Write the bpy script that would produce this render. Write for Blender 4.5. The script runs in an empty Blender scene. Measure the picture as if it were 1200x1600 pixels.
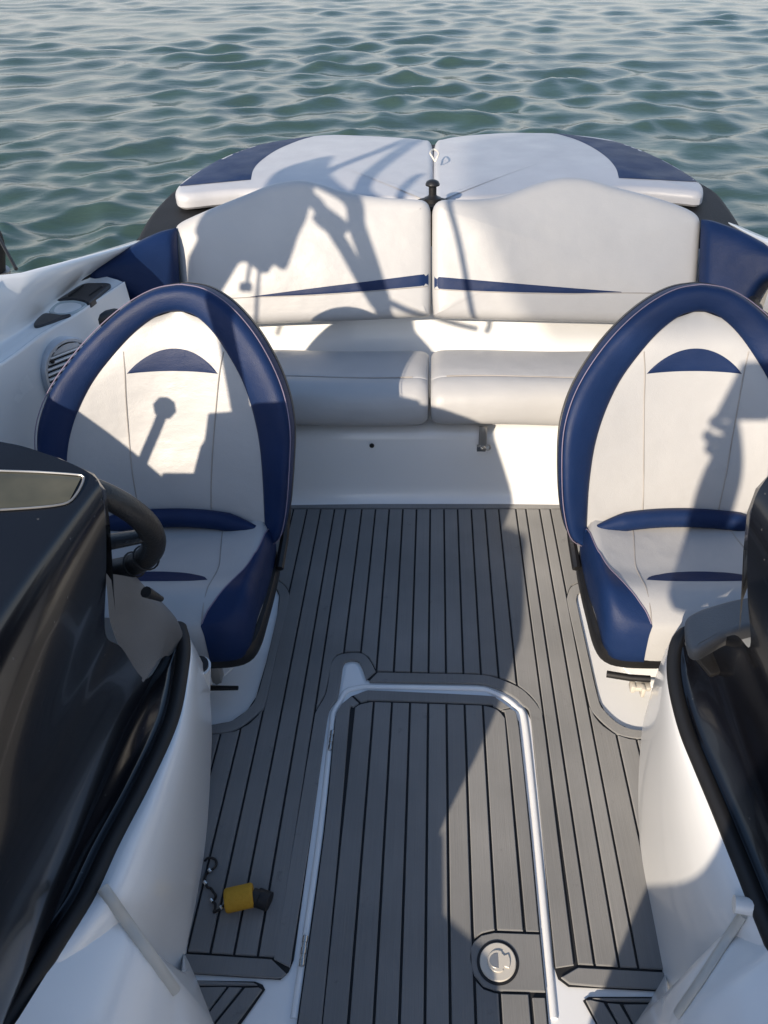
import bpy, math, random
import numpy as np
from mathutils import Vector, Matrix
from mathutils.bvhtree import BVHTree
from mathutils.geometry import tessellate_polygon

random.seed(7)
rng = np.random.default_rng(11)
S = bpy.context.scene
COL = S.collection

# ------------------------------------------------------------------ camera
TH = math.atan(930 / 1200.0)
cth, sth = math.cos(TH), math.sin(TH)
CAMH = 1.6
cam_data = bpy.data.cameras.new('camera')
cam = bpy.data.objects.new('camera', cam_data)
COL.objects.link(cam)
cam.location = (0, 0, CAMH)
cam.rotation_euler = (math.pi / 2 - TH, 0, 0)
cam_data.lens = 27.0
cam_data.sensor_width = 36.0
cam_data.shift_x = -82 / 1600.0
cam_data.clip_start = 0.02
cam_data.clip_end = 5000
S.camera = cam

# ------------------------------------------------------------------ light
SUN_AZ = math.radians(28.0)     # shadows run aft and to the right
SUN_EL = math.radians(25.0)
world = bpy.data.worlds.new('World')
S.world = world
world.use_nodes = True
wn = world.node_tree
bg = wn.nodes['Background']
sky = wn.nodes.new('ShaderNodeTexSky')
sky.sky_type = 'NISHITA'
sky.sun_disc = False
sky.sun_elevation = SUN_EL
sky.sun_rotation = math.radians(180) + SUN_AZ
sky.air_density = 1.0
sky.dust_density = 0.6
sky.ozone_density = 1.0
# a pale haze low in the sky, the same all round the horizon
geo = wn.nodes.new('ShaderNodeTexCoord')
sep = wn.nodes.new('ShaderNodeSeparateXYZ')
wn.links.new(geo.outputs['Generated'], sep.inputs[0])
hz = wn.nodes.new('ShaderNodeMapRange')
hz.interpolation_type = 'SMOOTHSTEP'
hz.inputs[1].default_value = 0.06
hz.inputs[2].default_value = 0.50
hz.inputs[3].default_value = 0.92
hz.inputs[4].default_value = 0.0
wn.links.new(sep.outputs[2], hz.inputs[0])
hmix = wn.nodes.new('ShaderNodeMixRGB')
hmix.inputs[2].default_value = (4.5, 4.55, 4.65, 1)
wn.links.new(hz.outputs[0], hmix.inputs[0])
hsv = wn.nodes.new('ShaderNodeHueSaturation')
hsv.inputs['Saturation'].default_value = 1.05
wn.links.new(sky.outputs[0], hsv.inputs['Color'])
wn.links.new(hsv.outputs[0], hmix.inputs[1])
wn.links.new(hmix.outputs[0], bg.inputs[0])
bg.inputs[1].default_value = 0.145
sun_d = bpy.data.lights.new('sun', 'SUN')
sun_d.energy = 4.0
sun_d.angle = math.radians(0.55)
sun_d.color = (1.0, 0.85, 0.67)
sun = bpy.data.objects.new('sun', sun_d)
COL.objects.link(sun)
SUNDIR = Vector((math.sin(SUN_AZ) * math.cos(SUN_EL), math.cos(SUN_AZ) * math.cos(SUN_EL), -math.sin(SUN_EL)))
sun.rotation_euler = SUNDIR.to_track_quat('-Z', 'Y').to_euler()
sun.location = -SUNDIR * 20
S.view_settings.view_transform = 'Standard'
S.view_settings.look = 'None'
S.view_settings.exposure = 0.62
S.view_settings.gamma = 1.0
S.view_settings.use_curve_mapping = False
S.render.engine = 'CYCLES'
S.cycles.max_bounces = 8
S.cycles.transparent_max_bounces = 8
S.cycles.sample_clamp_indirect = 6.0


# ------------------------------------------------------------------ helpers
def ray(px, py):
    u = (px - 682) / 1200.0
    v = (py - 800) / 1200.0
    return Vector((u, cth - v * sth, -(sth + v * cth)))


ORG = Vector((0, 0, CAMH))


def P(px, py, z=None, Y=None, X=None, pl=None):
    """point of the place on the sight line of a photo pixel, at a known height / distance / plane"""
    r = ray(px, py)
    if z is not None:
        t = (z - CAMH) / r.z
    elif Y is not None:
        t = Y / r.y
    elif X is not None:
        t = X / r.x
    else:
        p0, n = pl
        t = (p0 - ORG).dot(n) / r.dot(n)
    return ORG + r * t


def F(px, py, z=0.008):
    p = P(px, py, z=z)
    return (p.x, p.y)


def FL(lst, z=0.008):
    return [F(a, b, z) for a, b in lst]


def cr(pts, n=8, closed=False):
    """Catmull-Rom through points"""
    pts = [Vector(p) for p in pts]
    m = len(pts)
    out = []
    rngi = range(m if closed else m - 1)
    for i in rngi:
        if closed:
            p0, p1, p2, p3 = pts[(i - 1) % m], pts[i], pts[(i + 1) % m], pts[(i + 2) % m]
        else:
            p1, p2 = pts[i], pts[i + 1]
            p0 = pts[i - 1] if i > 0 else p1 * 2 - p2
            p3 = pts[i + 2] if i + 2 < m else p2 * 2 - p1
        # centripetal-ish via uniform
        for k in range(n):
            t = k / n
            out.append(0.5 * ((2 * p1) + (p2 - p0) * t + (2 * p0 - 5 * p1 + 4 * p2 - p3) * t * t
                              + (3 * p1 - p0 - 3 * p2 + p3) * t ** 3))
    if not closed:
        out.append(pts[-1])
    return out


def resample(pts, n, closed=False):
    A = np.array([list(p) for p in pts], float)
    if closed:
        A = np.vstack([A, A[:1]])
    d = np.r_[0, np.cumsum(np.linalg.norm(np.diff(A, axis=0), axis=1))]
    q = np.linspace(0, d[-1], n + 1)[:-1] if closed else np.linspace(0, d[-1], n)
    return np.stack([np.interp(q, d, A[:, k]) for k in range(A.shape[1])], 1)


def mesh(name, verts, faces, smooth=True, sharp=35):
    me = bpy.data.meshes.new(name)
    me.from_pydata([tuple(v) for v in verts], [], faces)
    me.validate()
    if smooth:
        me.polygons.foreach_set('use_smooth', [True] * len(me.polygons))
        if sharp:
            me.set_sharp_from_angle(angle=math.radians(sharp))
    me.update()
    return me


def obj(name, me, mat, parent=None):
    if mat is not None and not me.materials:
        me.materials.append(mat)
    o = bpy.data.objects.new(name, me)
    COL.objects.link(o)
    if parent is not None:
        o.parent = parent
        o.matrix_parent_inverse = Matrix.Translation(-parent.location)
    return o


def tag(o, label, cat, group=None):
    o['label'] = label
    o['category'] = cat
    if group:
        o['group'] = group
    return o


def thing(name, label, cat, loc=(0, 0, 0), group=None):
    o = bpy.data.objects.new(name, None)
    o.empty_display_size = 0.05
    COL.objects.link(o)
    o.location = loc
    return tag(o, label, cat, group)


def grid_faces(nr, nc, wrap=False, off=0):
    f = []
    cc = nc if wrap else nc - 1
    for i in range(nr - 1):
        for j in range(cc):
            a = off + i * nc + j
            b = off + i * nc + (j + 1) % nc
            f.append((a, b, b + nc, a + nc))
    return f


def loft(rows, wrap=False, flip=False):
    nr, nc = len(rows), len(rows[0])
    v = [p for r in rows for p in r]
    f = grid_faces(nr, nc, wrap)
    if flip:
        f = [tuple(reversed(q)) for q in f]
    return v, f


def rails(curves, n=40, sub=4, flip=False):
    """surface through a list of long curves"""
    cs = [[Vector(p) for p in resample(cr(c, 8), n)] for c in curves]
    rows = []
    cols = []
    for j in range(n):
        cols.append(cr([c[j] for c in cs], sub))
    rows = [[cols[j][i] for j in range(n)] for i in range(len(cols[0]))]
    return loft(rows, flip=flip)


def tube(path, r, seg=10, closed=False, cap=True, rfun=None, flat=None):
    pts = [Vector(p) for p in path]
    n = len(pts)
    v, f = [], []
    up0 = None
    for i, p in enumerate(pts):
        a = pts[(i - 1) % n] if (closed or i > 0) else p
        b = pts[(i + 1) % n] if (closed or i < n - 1) else p
        t = (b - a).normalized()
        if up0 is None:
            up0 = Vector((0, 0, 1)) if abs(t.z) < 0.9 else Vector((1, 0, 0))
        s_ = t.cross(up0)
        if s_.length < 1e-6:
            s_ = t.cross(Vector((1, 0, 0)))
        s_.normalize()
        u = s_.cross(t).normalized()
        up0 = u
        rr = rfun(i / max(1, n - 1)) * r if rfun else r
        for k in range(seg):
            an = 2 * math.pi * k / seg
            fl = flat if flat else 1.0
            v.append(p + s_ * (math.cos(an) * rr) + u * (math.sin(an) * rr * fl))
    rows = n
    for i in range(rows if closed else rows - 1):
        for k in range(seg):
            a = i * seg + k
            b = i * seg + (k + 1) % seg
            c = ((i + 1) % rows) * seg + (k + 1) % seg
            d = ((i + 1) % rows) * seg + k
            f.append((a, b, c, d))
    if cap and not closed:
        f.append(tuple(range(seg))[::-1])
        f.append(tuple((rows - 1) * seg + k for k in range(seg)))
    return v, f


def lathe(prof, seg=24, loc=(0, 0, 0), axis=None):
    """profile (r,z) turned round an axis"""
    q = Vector((0, 0, 1)).rotation_difference(Vector(axis).normalized()) if axis else None
    v = []
    for r, z in prof:
        for k in range(seg):
            a = 2 * math.pi * k / seg
            p = Vector((r * math.cos(a), r * math.sin(a), z))
            if q:
                p = q @ p
            v.append(p + Vector(loc))
    f = grid_faces(len(prof), seg, wrap=True)
    f.append(tuple(range(seg))[::-1])
    f.append(tuple((len(prof) - 1) * seg + k for k in range(seg)))
    return v, f


def box(c, s, rot=None, bev=0.0):
    """box with chamfered edges (bev) as eight corner triples -> convex hull by bmesh"""
    import bmesh
    bm = bmesh.new()
    bmesh.ops.create_cube(bm, size=1.0)
    for w in bm.verts:
        w.co = Vector((w.co.x * s[0], w.co.y * s[1], w.co.z * s[2]))
    if bev:
        bmesh.ops.bevel(bm, geom=list(bm.edges), offset=bev, segments=2, affect='EDGES', profile=0.5)
    for w in bm.verts:
        if rot is not None:
            w.co = rot @ w.co
        w.co += Vector(c)
    bm.verts.index_update()
    v = [w.co.copy() for w in bm.verts]
    f = [tuple(w.index for w in q.verts) for q in bm.faces]
    bm.free()
    return v, f


def merge(*parts):
    v, f = [], []
    for pv, pf in parts:
        o = len(v)
        v += list(pv)
        f += [tuple(i + o for i in q) for q in pf]
    return v, f


def area2(poly):
    return 0.5 * sum(poly[i][0] * poly[(i + 1) % len(poly)][1] - poly[(i + 1) % len(poly)][0] * poly[i][1]
                     for i in range(len(poly)))


def inset2(poly, d):
    n = len(poly)
    out = []
    for i in range(n):
        p = Vector(poly[i])
        a = (p - Vector(poly[i - 1]))
        b = (Vector(poly[(i + 1) % n]) - p)
        if a.length < 1e-9 or b.length < 1e-9:
            out.append(p)
            continue
        a.normalize()
        b.normalize()
        na = Vector((-a.y, a.x))
        nb = Vector((-b.y, b.x))
        m = na + nb
        if m.length < 1e-6:
            m = na
        m.normalize()
        k = d / max(0.45, m.dot(na))
        out.append(p + m * k)
    return out


def prism(poly, z0, z1, bev=0.0015):
    """flat piece with a chamfered top edge; poly = list of (x,y)"""
    poly = [tuple(p) for p in poly]
    # drop duplicates
    q = []
    for p in poly:
        if not q or (abs(p[0] - q[-1][0]) + abs(p[1] - q[-1][1])) > 2e-4:
            q.append(p)
    if len(q) > 2 and (abs(q[0][0] - q[-1][0]) + abs(q[0][1] - q[-1][1])) < 2e-4:
        q.pop()
    poly = q
    if len(poly) < 3:
        return None
    if area2(poly) < 0:
        poly = poly[::-1]
    if area2(poly) < 6e-5:
        return None
    n = len(poly)
    ins = inset2(poly, bev)
    v = [Vector((p[0], p[1], z0)) for p in poly] + [Vector((p[0], p[1], z1 - bev)) for p in poly] + \
        [Vector((p[0], p[1], z1)) for p in ins]
    f = []
    for r in range(2):
        for i in range(n):
            f.append((r * n + i, r * n + (i + 1) % n, (r + 1) * n + (i + 1) % n, (r + 1) * n + i))
    if n > 8:
        tr = tessellate_polygon([[Vector((p[0], p[1], 0)) for p in ins]])
        for t in tr:
            a, b, c = [ins[i] for i in t]
            if (b[0] - a[0]) * (c[1] - a[1]) - (b[1] - a[1]) * (c[0] - a[0]) < 0:
                t = (t[0], t[2], t[1])
            f.append(tuple(2 * n + i for i in t))
    else:
        f.append(tuple(2 * n + i for i in range(n)))
    return v, f


# ------------------------------------------------------------------ materials
def new_mat(name):
    m = bpy.data.materials.new(name)
    m.use_nodes = True
    nt = m.node_tree
    return m, nt, nt.nodes['Principled BSDF']


def bump_noise(nt, bsdf, scale, strength, dist=0.01, detail=4, stretch=None, extra=None):
    tc = nt.nodes.new('ShaderNodeTexCoord')
    mp = nt.nodes.new('ShaderNodeMapping')
    if stretch:
        mp.inputs['Scale'].default_value = stretch
    nz = nt.nodes.new('ShaderNodeTexNoise')
    nz.inputs['Scale'].default_value = scale
    nz.inputs['Detail'].default_value = detail
    bp = nt.nodes.new('ShaderNodeBump')
    bp.inputs['Strength'].default_value = strength
    bp.inputs['Distance'].default_value = dist
    nt.links.new(tc.outputs['Object'], mp.inputs[0])
    nt.links.new(mp.outputs[0], nz.inputs['Vector'])
    nt.links.new(nz.outputs['Fac'], bp.inputs['Height'])
    if extra is not None:
        nt.links.new(extra.outputs['Normal'], bp.inputs['Normal'])
    nt.links.new(bp.outputs['Normal'], bsdf.inputs['Normal'])
    return mp, nz, bp


def colour_vary(nt, bsdf, ca, cb, scale=3.0, lo=0.35, hi=0.65, detail=6, stretch=None):
    tc = nt.nodes.new('ShaderNodeTexCoord')
    mp = nt.nodes.new('ShaderNodeMapping')
    if stretch:
        mp.inputs['Scale'].default_value = stretch
    nz = nt.nodes.new('ShaderNodeTexNoise')
    nz.inputs['Scale'].default_value = scale
    nz.inputs['Detail'].default_value = detail
    rp = nt.nodes.new('ShaderNodeValToRGB')
    rp.color_ramp.elements[0].position = lo
    rp.color_ramp.elements[0].color = (*ca, 1)
    rp.color_ramp.elements[1].position = hi
    rp.color_ramp.elements[1].color = (*cb, 1)
    nt.links.new(tc.outputs['Object'], mp.inputs[0])
    nt.links.new(mp.outputs[0], nz.inputs['Vector'])
    nt.links.new(nz.outputs['Fac'], rp.inputs[0])
    nt.links.new(rp.outputs[0], bsdf.inputs['Base Color'])
    return nz, rp


def rough_vary(nt, bsdf, lo, hi, scale=6.0):
    tc = nt.nodes.new('ShaderNodeTexCoord')
    nz = nt.nodes.new('ShaderNodeTexNoise')
    nz.inputs['Scale'].default_value = scale
    nz.inputs['Detail'].default_value = 6
    mr = nt.nodes.new('ShaderNodeMapRange')
    mr.inputs[1].default_value = 0.3
    mr.inputs[2].default_value = 0.7
    mr.inputs[3].default_value = lo
    mr.inputs[4].default_value = hi
    nt.links.new(tc.outputs['Object'], nz.inputs['Vector'])
    nt.links.new(nz.outputs['Fac'], mr.inputs[0])
    nt.links.new(mr.outputs[0], bsdf.inputs['Roughness'])


def vinyl(name, ca, cb, rlo, rhi, grain=0.12):
    m, nt, b = new_mat(name)
    colour_vary(nt, b, ca, cb, scale=5.0)
    rough_vary(nt, b, rlo, rhi, 9.0)
    _, _, soft0 = bump_noise(nt, b, 6.0, 0.30, 0.02, 2)
    _, _, soft = bump_noise(nt, b, 26.0, 0.10, 0.012, 5, stretch=(1.0, 0.6, 1.6), extra=soft0)
    tc = nt.nodes.new('ShaderNodeTexCoord')
    vo = nt.nodes.new('ShaderNodeTexVoronoi')
    vo.inputs['Scale'].default_value = 520
    bp = nt.nodes.new('ShaderNodeBump')
    bp.inputs['Strength'].default_value = grain
    bp.inputs['Distance'].default_value = 0.002
    nt.links.new(tc.outputs['Object'], vo.inputs['Vector'])
    nt.links.new(vo.outputs['Distance'], bp.inputs['Height'])
    nt.links.new(soft.outputs['Normal'], bp.inputs['Normal'])
    nt.links.new(bp.outputs['Normal'], b.inputs['Normal'])
    return m


M = {}
M['white_vinyl'] = vinyl('white_vinyl', (0.41, 0.413, 0.418), (0.442, 0.444, 0.446), 0.34, 0.48)
M['blue_vinyl'] = vinyl('blue_vinyl', (0.0055, 0.0185, 0.068), (0.008, 0.024, 0.085), 0.42, 0.56, 0.2)
M['blue_vinyl'].node_tree.nodes['Principled BSDF'].inputs['Specular IOR Level'].default_value = 0.24
M['pale_vinyl'] = vinyl('pale_vinyl', (0.445, 0.452, 0.475), (0.470, 0.476, 0.498), 0.32, 0.45)


def gel(name, ca, cb, rlo, rhi, coat=0.4, wav=0.06):
    m, nt, b = new_mat(name)
    colour_vary(nt, b, ca, cb, scale=2.5)
    rough_vary(nt, b, rlo, rhi, 1.5)
    b.inputs['Coat Weight'].default_value = coat
    b.inputs['Coat Roughness'].default_value = 0.06
    bump_noise(nt, b, 3.0, wav, 0.01, 0)
    return m


M['gelcoat'] = gel('white_gelcoat', (0.78, 0.79, 0.79), (0.81, 0.82, 0.82), 0.24, 0.28, 0.5, 0.015)
M['black_gel'] = gel('black_gelcoat', (0.0045, 0.005, 0.0075), (0.008, 0.009, 0.012), 0.12, 0.26, 0.4, 0.03)
_nt = M['black_gel'].node_tree
_b = _nt.nodes['Principled BSDF']
_tc = _nt.nodes.new('ShaderNodeTexCoord')
_vo = _nt.nodes.new('ShaderNodeTexVoronoi')
_vo.inputs['Scale'].default_value = 38
_rp = _nt.nodes.new('ShaderNodeValToRGB')
_rp.color_ramp.elements[0].position = 0.035
_rp.color_ramp.elements[0].color = (0.05, 0.05, 0.048, 1)
_rp.color_ramp.elements[1].position = 0.075
_rp.color_ramp.elements[1].color = (0, 0, 0, 1)
_ad = _nt.nodes.new('ShaderNodeMixRGB')
_ad.blend_type = 'ADD'
_ad.inputs[0].default_value = 1.0
_src = _b.inputs['Base Color'].links[0].from_socket
_nt.links.new(_tc.outputs['Object'], _vo.inputs['Vector'])
_nt.links.new(_vo.outputs['Distance'], _rp.inputs[0])
_nt.links.new(_src, _ad.inputs[1])
_nt.links.new(_rp.outputs[0], _ad.inputs[2])
_nt.links.new(_ad.outputs[0], _b.inputs['Base Color'])


def plain(name, col, rough=0.5, metal=0.0, bump=None, vary=0.15, coat=0.0):
    m, nt, b = new_mat(name)
    colour_vary(nt, b, tuple(c * (1 - vary) for c in col), tuple(c * (1 + vary) for c in col), scale=8.0)
    b.inputs['Roughness'].default_value = rough
    b.inputs['Metallic'].default_value = metal
    b.inputs['Coat Weight'].default_value = coat
    if bump:
        bump_noise(nt, b, bump[0], bump[1], 0.004, 4)
    return m


M['stern'] = plain('dark_moulded_deck', (0.012, 0.012, 0.014), 0.6, bump=(300, 0.35))
M['stern'].node_tree.nodes['Principled BSDF'].inputs['Specular IOR Level'].default_value = 0.2
M['plastic'] = plain('black_plastic', (0.012, 0.012, 0.013), 0.42, bump=(240, 0.2))
M['rubber'] = plain('black_rubber', (0.008, 0.008, 0.009), 0.6)
M['leatherette'] = plain('black_leatherette', (0.016, 0.016, 0.017), 0.38, bump=(260, 0.3))
M['grey_panel'] = plain('grey_dash_panel', (0.128, 0.130, 0.134), 0.55, bump=(420, 0.35), vary=0.08)
M['chrome'] = plain('brushed_metal', (0.55, 0.55, 0.54), 0.22, 1.0, bump=(90, 0.05))
M['silver'] = plain('silver_grille', (0.55, 0.57, 0.60), 0.30, 0.25, bump=(120, 0.05))
M['alu'] = plain('dull_aluminium', (0.42, 0.41, 0.39), 0.42, 0.7)
M['cream_plastic'] = plain('cream_plastic', (0.55, 0.52, 0.46), 0.35, vary=0.05)
M['beige_strip'] = plain('beige_strip', (0.50, 0.49, 0.45), 0.4, vary=0.07)
M['yellow'] = plain('yellow_foam', (0.42, 0.23, 0.012), 0.75, bump=(150, 0.5))
M['carbon'] = plain('dark_tray_lining', (0.030, 0.032, 0.038), 0.35, bump=(400, 0.2))
M['cup'] = plain('pale_blue_insert', (0.42, 0.48, 0.50), 0.22, vary=0.05, coat=0.4)
M['seam'] = plain('seam_thread', (0.33, 0.31, 0.29), 0.6)
M['seam_blue'] = plain('blue_seam_thread', (0.20, 0.17, 0.24), 0.6)
M['cord'] = plain('white_cord', (0.70, 0.66, 0.58), 0.7)
M['steel_tube'] = plain('black_tower_tube', (0.014, 0.014, 0.016), 0.3, 0.0, coat=0.3)
M['canvas'] = plain('dark_canvas', (0.03, 0.035, 0.05), 0.85, bump=(500, 0.3))
M['cloth'] = plain('grey_cloth', (0.09, 0.09, 0.10), 0.9, bump=(200, 0.4))
M['skin'] = plain('skin', (0.42, 0.24, 0.16), 0.5, vary=0.06)
M['denim'] = plain('denim', (0.03, 0.05, 0.10), 0.85, bump=(300, 0.3))
M['straw'] = plain('straw', (0.45, 0.35, 0.18), 0.8, bump=(300, 0.6))
M['hair'] = plain('dark_hair', (0.02, 0.012, 0.008), 0.45, bump=(120, 0.6))
M['groove'] = plain('black_foam_base', (0.010, 0.011, 0.013), 0.75)

# olive display glass
m, nt, b = new_mat('olive_glass')
colour_vary(nt, b, (0.07, 0.07, 0.05), (0.11, 0.105, 0.075), scale=14.0, detail=8)
b.inputs['Roughness'].default_value = 0.16
b.inputs['Coat Weight'].default_value = 0.5
M['olive'] = m


def eva():
    m, nt, b = new_mat('grey_foam_decking')
    tc = nt.nodes.new('ShaderNodeTexCoord')
    oi = nt.nodes.new('ShaderNodeObjectInfo')
    # fine brushed lines along the boat
    mp = nt.nodes.new('ShaderNodeMapping')
    mp.inputs['Scale'].default_value = (520, 5, 1)
    nz = nt.nodes.new('ShaderNodeTexNoise')
    nz.inputs['Scale'].default_value = 1.0
    nz.inputs['Detail'].default_value = 3
    nt.links.new(tc.outputs['Object'], mp.inputs[0])
    nt.links.new(mp.outputs[0], nz.inputs['Vector'])
    # broad wear
    n2 = nt.nodes.new('ShaderNodeTexNoise')
    n2.inputs['Scale'].default_value = 3.2
    n2.inputs['Detail'].default_value = 8
    nt.links.new(tc.outputs['Object'], n2.inputs['Vector'])
    rp = nt.nodes.new('ShaderNodeValToRGB')
    rp.color_ramp.elements[0].position = 0.3
    rp.color_ramp.elements[0].color = (0.182, 0.186, 0.188, 1)
    rp.color_ramp.elements[1].position = 0.72
    rp.color_ramp.elements[1].color = (0.252, 0.254, 0.255, 1)
    nt.links.new(n2.outputs['Fac'], rp.inputs[0])
    mx = nt.nodes.new('ShaderNodeMixRGB')
    mx.blend_type = 'MULTIPLY'
    mx.inputs[0].default_value = 0.28
    r2 = nt.nodes.new('ShaderNodeValToRGB')
    r2.color_ramp.elements[0].position = 0.35
    r2.color_ramp.elements[0].color = (0.80, 0.80, 0.80, 1)
    r2.color_ramp.elements[1].position = 0.65
    r2.color_ramp.elements[1].color = (1.08, 1.08, 1.08, 1)
    nt.links.new(nz.outputs['Fac'], r2.inputs[0])
    nt.links.new(rp.outputs[0], mx.inputs[1])
    nt.links.new(r2.outputs[0], mx.inputs[2])
    # plank to plank tone
    m3 = nt.nodes.new('ShaderNodeMixRGB')
    m3.blend_type = 'MULTIPLY'
    m3.inputs[0].default_value = 1.0
    mr = nt.nodes.new('ShaderNodeMapRange')
    mr.inputs[3].default_value = 0.93
    mr.inputs[4].default_value = 1.06
    nt.links.new(oi.outputs['Random'], mr.inputs[0])
    nt.links.new(mx.outputs[0], m3.inputs[1])
    nt.links.new(mr.outputs[0], m3.inputs[2])
    # small scuffs
    n4 = nt.nodes.new('ShaderNodeTexNoise')
    n4.inputs['Scale'].default_value = 26
    n4.inputs['Detail'].default_value = 7
    n4.inputs['Roughness'].default_value = 0.7
    nt.links.new(tc.outputs['Object'], n4.inputs['Vector'])
    r4 = nt.nodes.new('ShaderNodeValToRGB')
    r4.color_ramp.elements[0].position = 0.63
    r4.color_ramp.elements[0].color = (1, 1, 1, 1)
    r4.color_ramp.elements[1].position = 0.80
    r4.color_ramp.elements[1].color = (0.50, 0.50, 0.52, 1)
    nt.links.new(n4.outputs['Fac'], r4.inputs[0])
    m5 = nt.nodes.new('ShaderNodeMixRGB')
    m5.blend_type = 'MULTIPLY'
    m5.inputs[0].default_value = 0.8
    nt.links.new(m3.outputs[0], m5.inputs[1])
    nt.links.new(r4.outputs[0], m5.inputs[2])
    nt.links.new(m5.outputs[0], b.inputs['Base Color'])
    b.inputs['Roughness'].default_value = 0.62
    b.inputs['Specular IOR Level'].default_value = 0.3
    if 'Diffuse Roughness' in b.inputs:
        b.inputs['Diffuse Roughness'].default_value = 1.0
    bp = nt.nodes.new('ShaderNodeBump')
    bp.inputs['Strength'].default_value = 0.5
    bp.inputs['Distance'].default_value = 0.0012
    nt.links.new(nz.outputs['Fac'], bp.inputs['Height'])
    nt.links.new(bp.outputs['Normal'], b.inputs['Normal'])
    return m


M['eva'] = eva()


# ================================================================== WATER
WZ = -0.28


def water_mat():
    m = bpy.data.materials.new('sea_water')
    m.use_nodes = True
    nt = m.node_tree
    nt.nodes.clear()
    out = nt.nodes.new('ShaderNodeOutputMaterial')
    tr = nt.nodes.new('ShaderNodeBsdfTransparent')
    tr.inputs[0].default_value = (0.58, 0.80, 0.66, 1)
    df = nt.nodes.new('ShaderNodeBsdfDiffuse')
    df.inputs[0].default_value = (0.095, 0.165, 0.145, 1)
    body = nt.nodes.new('ShaderNodeMixShader')
    body.inputs[0].default_value = 0.40
    gl = nt.nodes.new('ShaderNodeBsdfGlossy')
    gl.inputs['Roughness'].default_value = 0.05
    fr = nt.nodes.new('ShaderNodeFresnel')
    fr.inputs['IOR'].default_value = 1.33
    tc = nt.nodes.new('ShaderNodeTexCoord')
    mp = nt.nodes.new('ShaderNodeMapping')
    mp.inputs['Scale'].default_value = (1.0, 1.5, 1.0)
    nz = nt.nodes.new('ShaderNodeTexNoise')
    nz.inputs['Scale'].default_value = 8.0
    nz.inputs['Detail'].default_value = 4
    nz.inputs['Distortion'].default_value = 0.3
    bp = nt.nodes.new('ShaderNodeBump')
    bp.inputs['Strength'].default_value = 0.20
    bp.inputs['Distance'].default_value = 0.02
    mix = nt.nodes.new('ShaderNodeMixShader')
    L = nt.links.new
    L(tc.outputs['Object'], mp.inputs[0])
    L(mp.outputs[0], nz.inputs['Vector'])
    L(nz.outputs['Fac'], bp.inputs['Height'])
    L(bp.outputs[0], gl.inputs['Normal'])
    L(bp.outputs[0], fr.inputs['Normal'])
    L(tr.outputs[0], body.inputs[1])
    L(df.outputs[0], body.inputs[2])
    L(fr.outputs[0], mix.inputs[0])
    L(body.outputs[0], mix.inputs[1])
    L(gl.outputs[0], mix.inputs[2])
    L(mix.outputs[0], out.inputs[0])
    return m


def build_water():
    nr, na = 520, 620
    r = 1.2 * np.exp(np.linspace(0, math.log(45 / 1.2), nr))
    # fine angles aft, coarse elsewhere
    a_f = np.linspace(-62, 62, na - 60)
    a_c = np.linspace(62, 298, 62)[1:-1]
    a = np.radians(np.r_[a_f, a_c])
    n = len(a)
    R, A = np.meshgrid(r, a, indexing='ij')
    X = R * np.sin(A)
    Y = R * np.cos(A)
    Z = np.zeros_like(X)
    dX = np.zeros_like(X)
    dY = np.zeros_like(X)
    g = np.random.default_rng(5)
    main = math.radians(-78)
    for i in range(170):
        lam = 0.17 * (8.0 ** (g.random() ** 1.1))
        th = main + g.normal(0, 0.95)
        k = 2 * math.pi / lam
        amp = 0.0050 * lam ** 0.86 * (0.4 + g.random())
        kx, ky = k * math.cos(th), k * math.sin(th)
        ph = kx * X + ky * Y + g.random() * 6.283
        # fade what the mesh cannot carry
        cell = R * (math.log(45 / 1.2) / nr)
        fade = np.clip((lam / cell - 3) / 4, 0, 1)
        Z += fade * amp * np.cos(ph)
        dX -= fade * amp * 0.85 * np.sin(ph) * math.cos(th)
        dY -= fade * amp * 0.85 * np.sin(ph) * math.sin(th)
    # patchy: calmer and rougher areas
    pat = 0.85 + 0.35 * np.sin(0.45 * X + 0.3 * Y + 1.0) * np.sin(0.33 * Y - 0.2 * X)
    edge = np.clip((45 - R) / 15, 0, 1)
    Z = Z * pat * edge
    V = np.stack([X + dX * pat * edge, Y + dY * pat * edge, Z + WZ], -1).reshape(-1, 3)
    idx = np.arange(nr * n).reshape(nr, n)
    a0 = idx[:-1, :].ravel()
    b0 = np.roll(idx, -1, 1)[:-1, :].ravel()
    c0 = np.roll(idx, -1, 1)[1:, :].ravel()
    d0 = idx[1:, :].ravel()
    faces = np.stack([a0, d0, c0, b0], 1)
    # far sheet: one ring out to the horizon + inner cap
    base = len(V)
    far = np.stack([np.sin(a) * 3500, np.cos(a) * 3500, np.full(n, WZ)], 1)
    V = np.vstack([V, far, [[0, 0, WZ]]])
    last = idx[-1]
    fi = base + np.arange(n)
    f2 = np.stack([last, fi, np.roll(fi, -1), np.roll(last, -1)], 1)
    faces = np.vstack([faces, f2])
    faces = faces[:, ::-1]
    me = bpy.data.meshes.new('sea_water')
    nf = len(faces)
    ctr = base + n
    tri = np.stack([idx[0], np.full(n, ctr), np.roll(idx[0], -1)], 1)
    me.vertices.add(len(V))
    me.vertices.foreach_set('co', V.astype(np.float32).ravel())
    loops = np.r_[faces.ravel(), tri.ravel()]
    me.loops.add(len(loops))
    me.loops.foreach_set('vertex_index', loops.astype(np.int32))
    me.polygons.add(nf + n)
    ls = np.r_[np.arange(nf) * 4, nf * 4 + np.arange(n) * 3]
    me.polygons.foreach_set('loop_start', ls.astype(np.int32))
    me.polygons.foreach_set('use_smooth', np.ones(nf + n, bool))
    me.update(calc_edges=True)
    me.validate()
    o = obj('sea_water', me, water_mat())
    o['kind'] = 'structure'


build_water()

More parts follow.
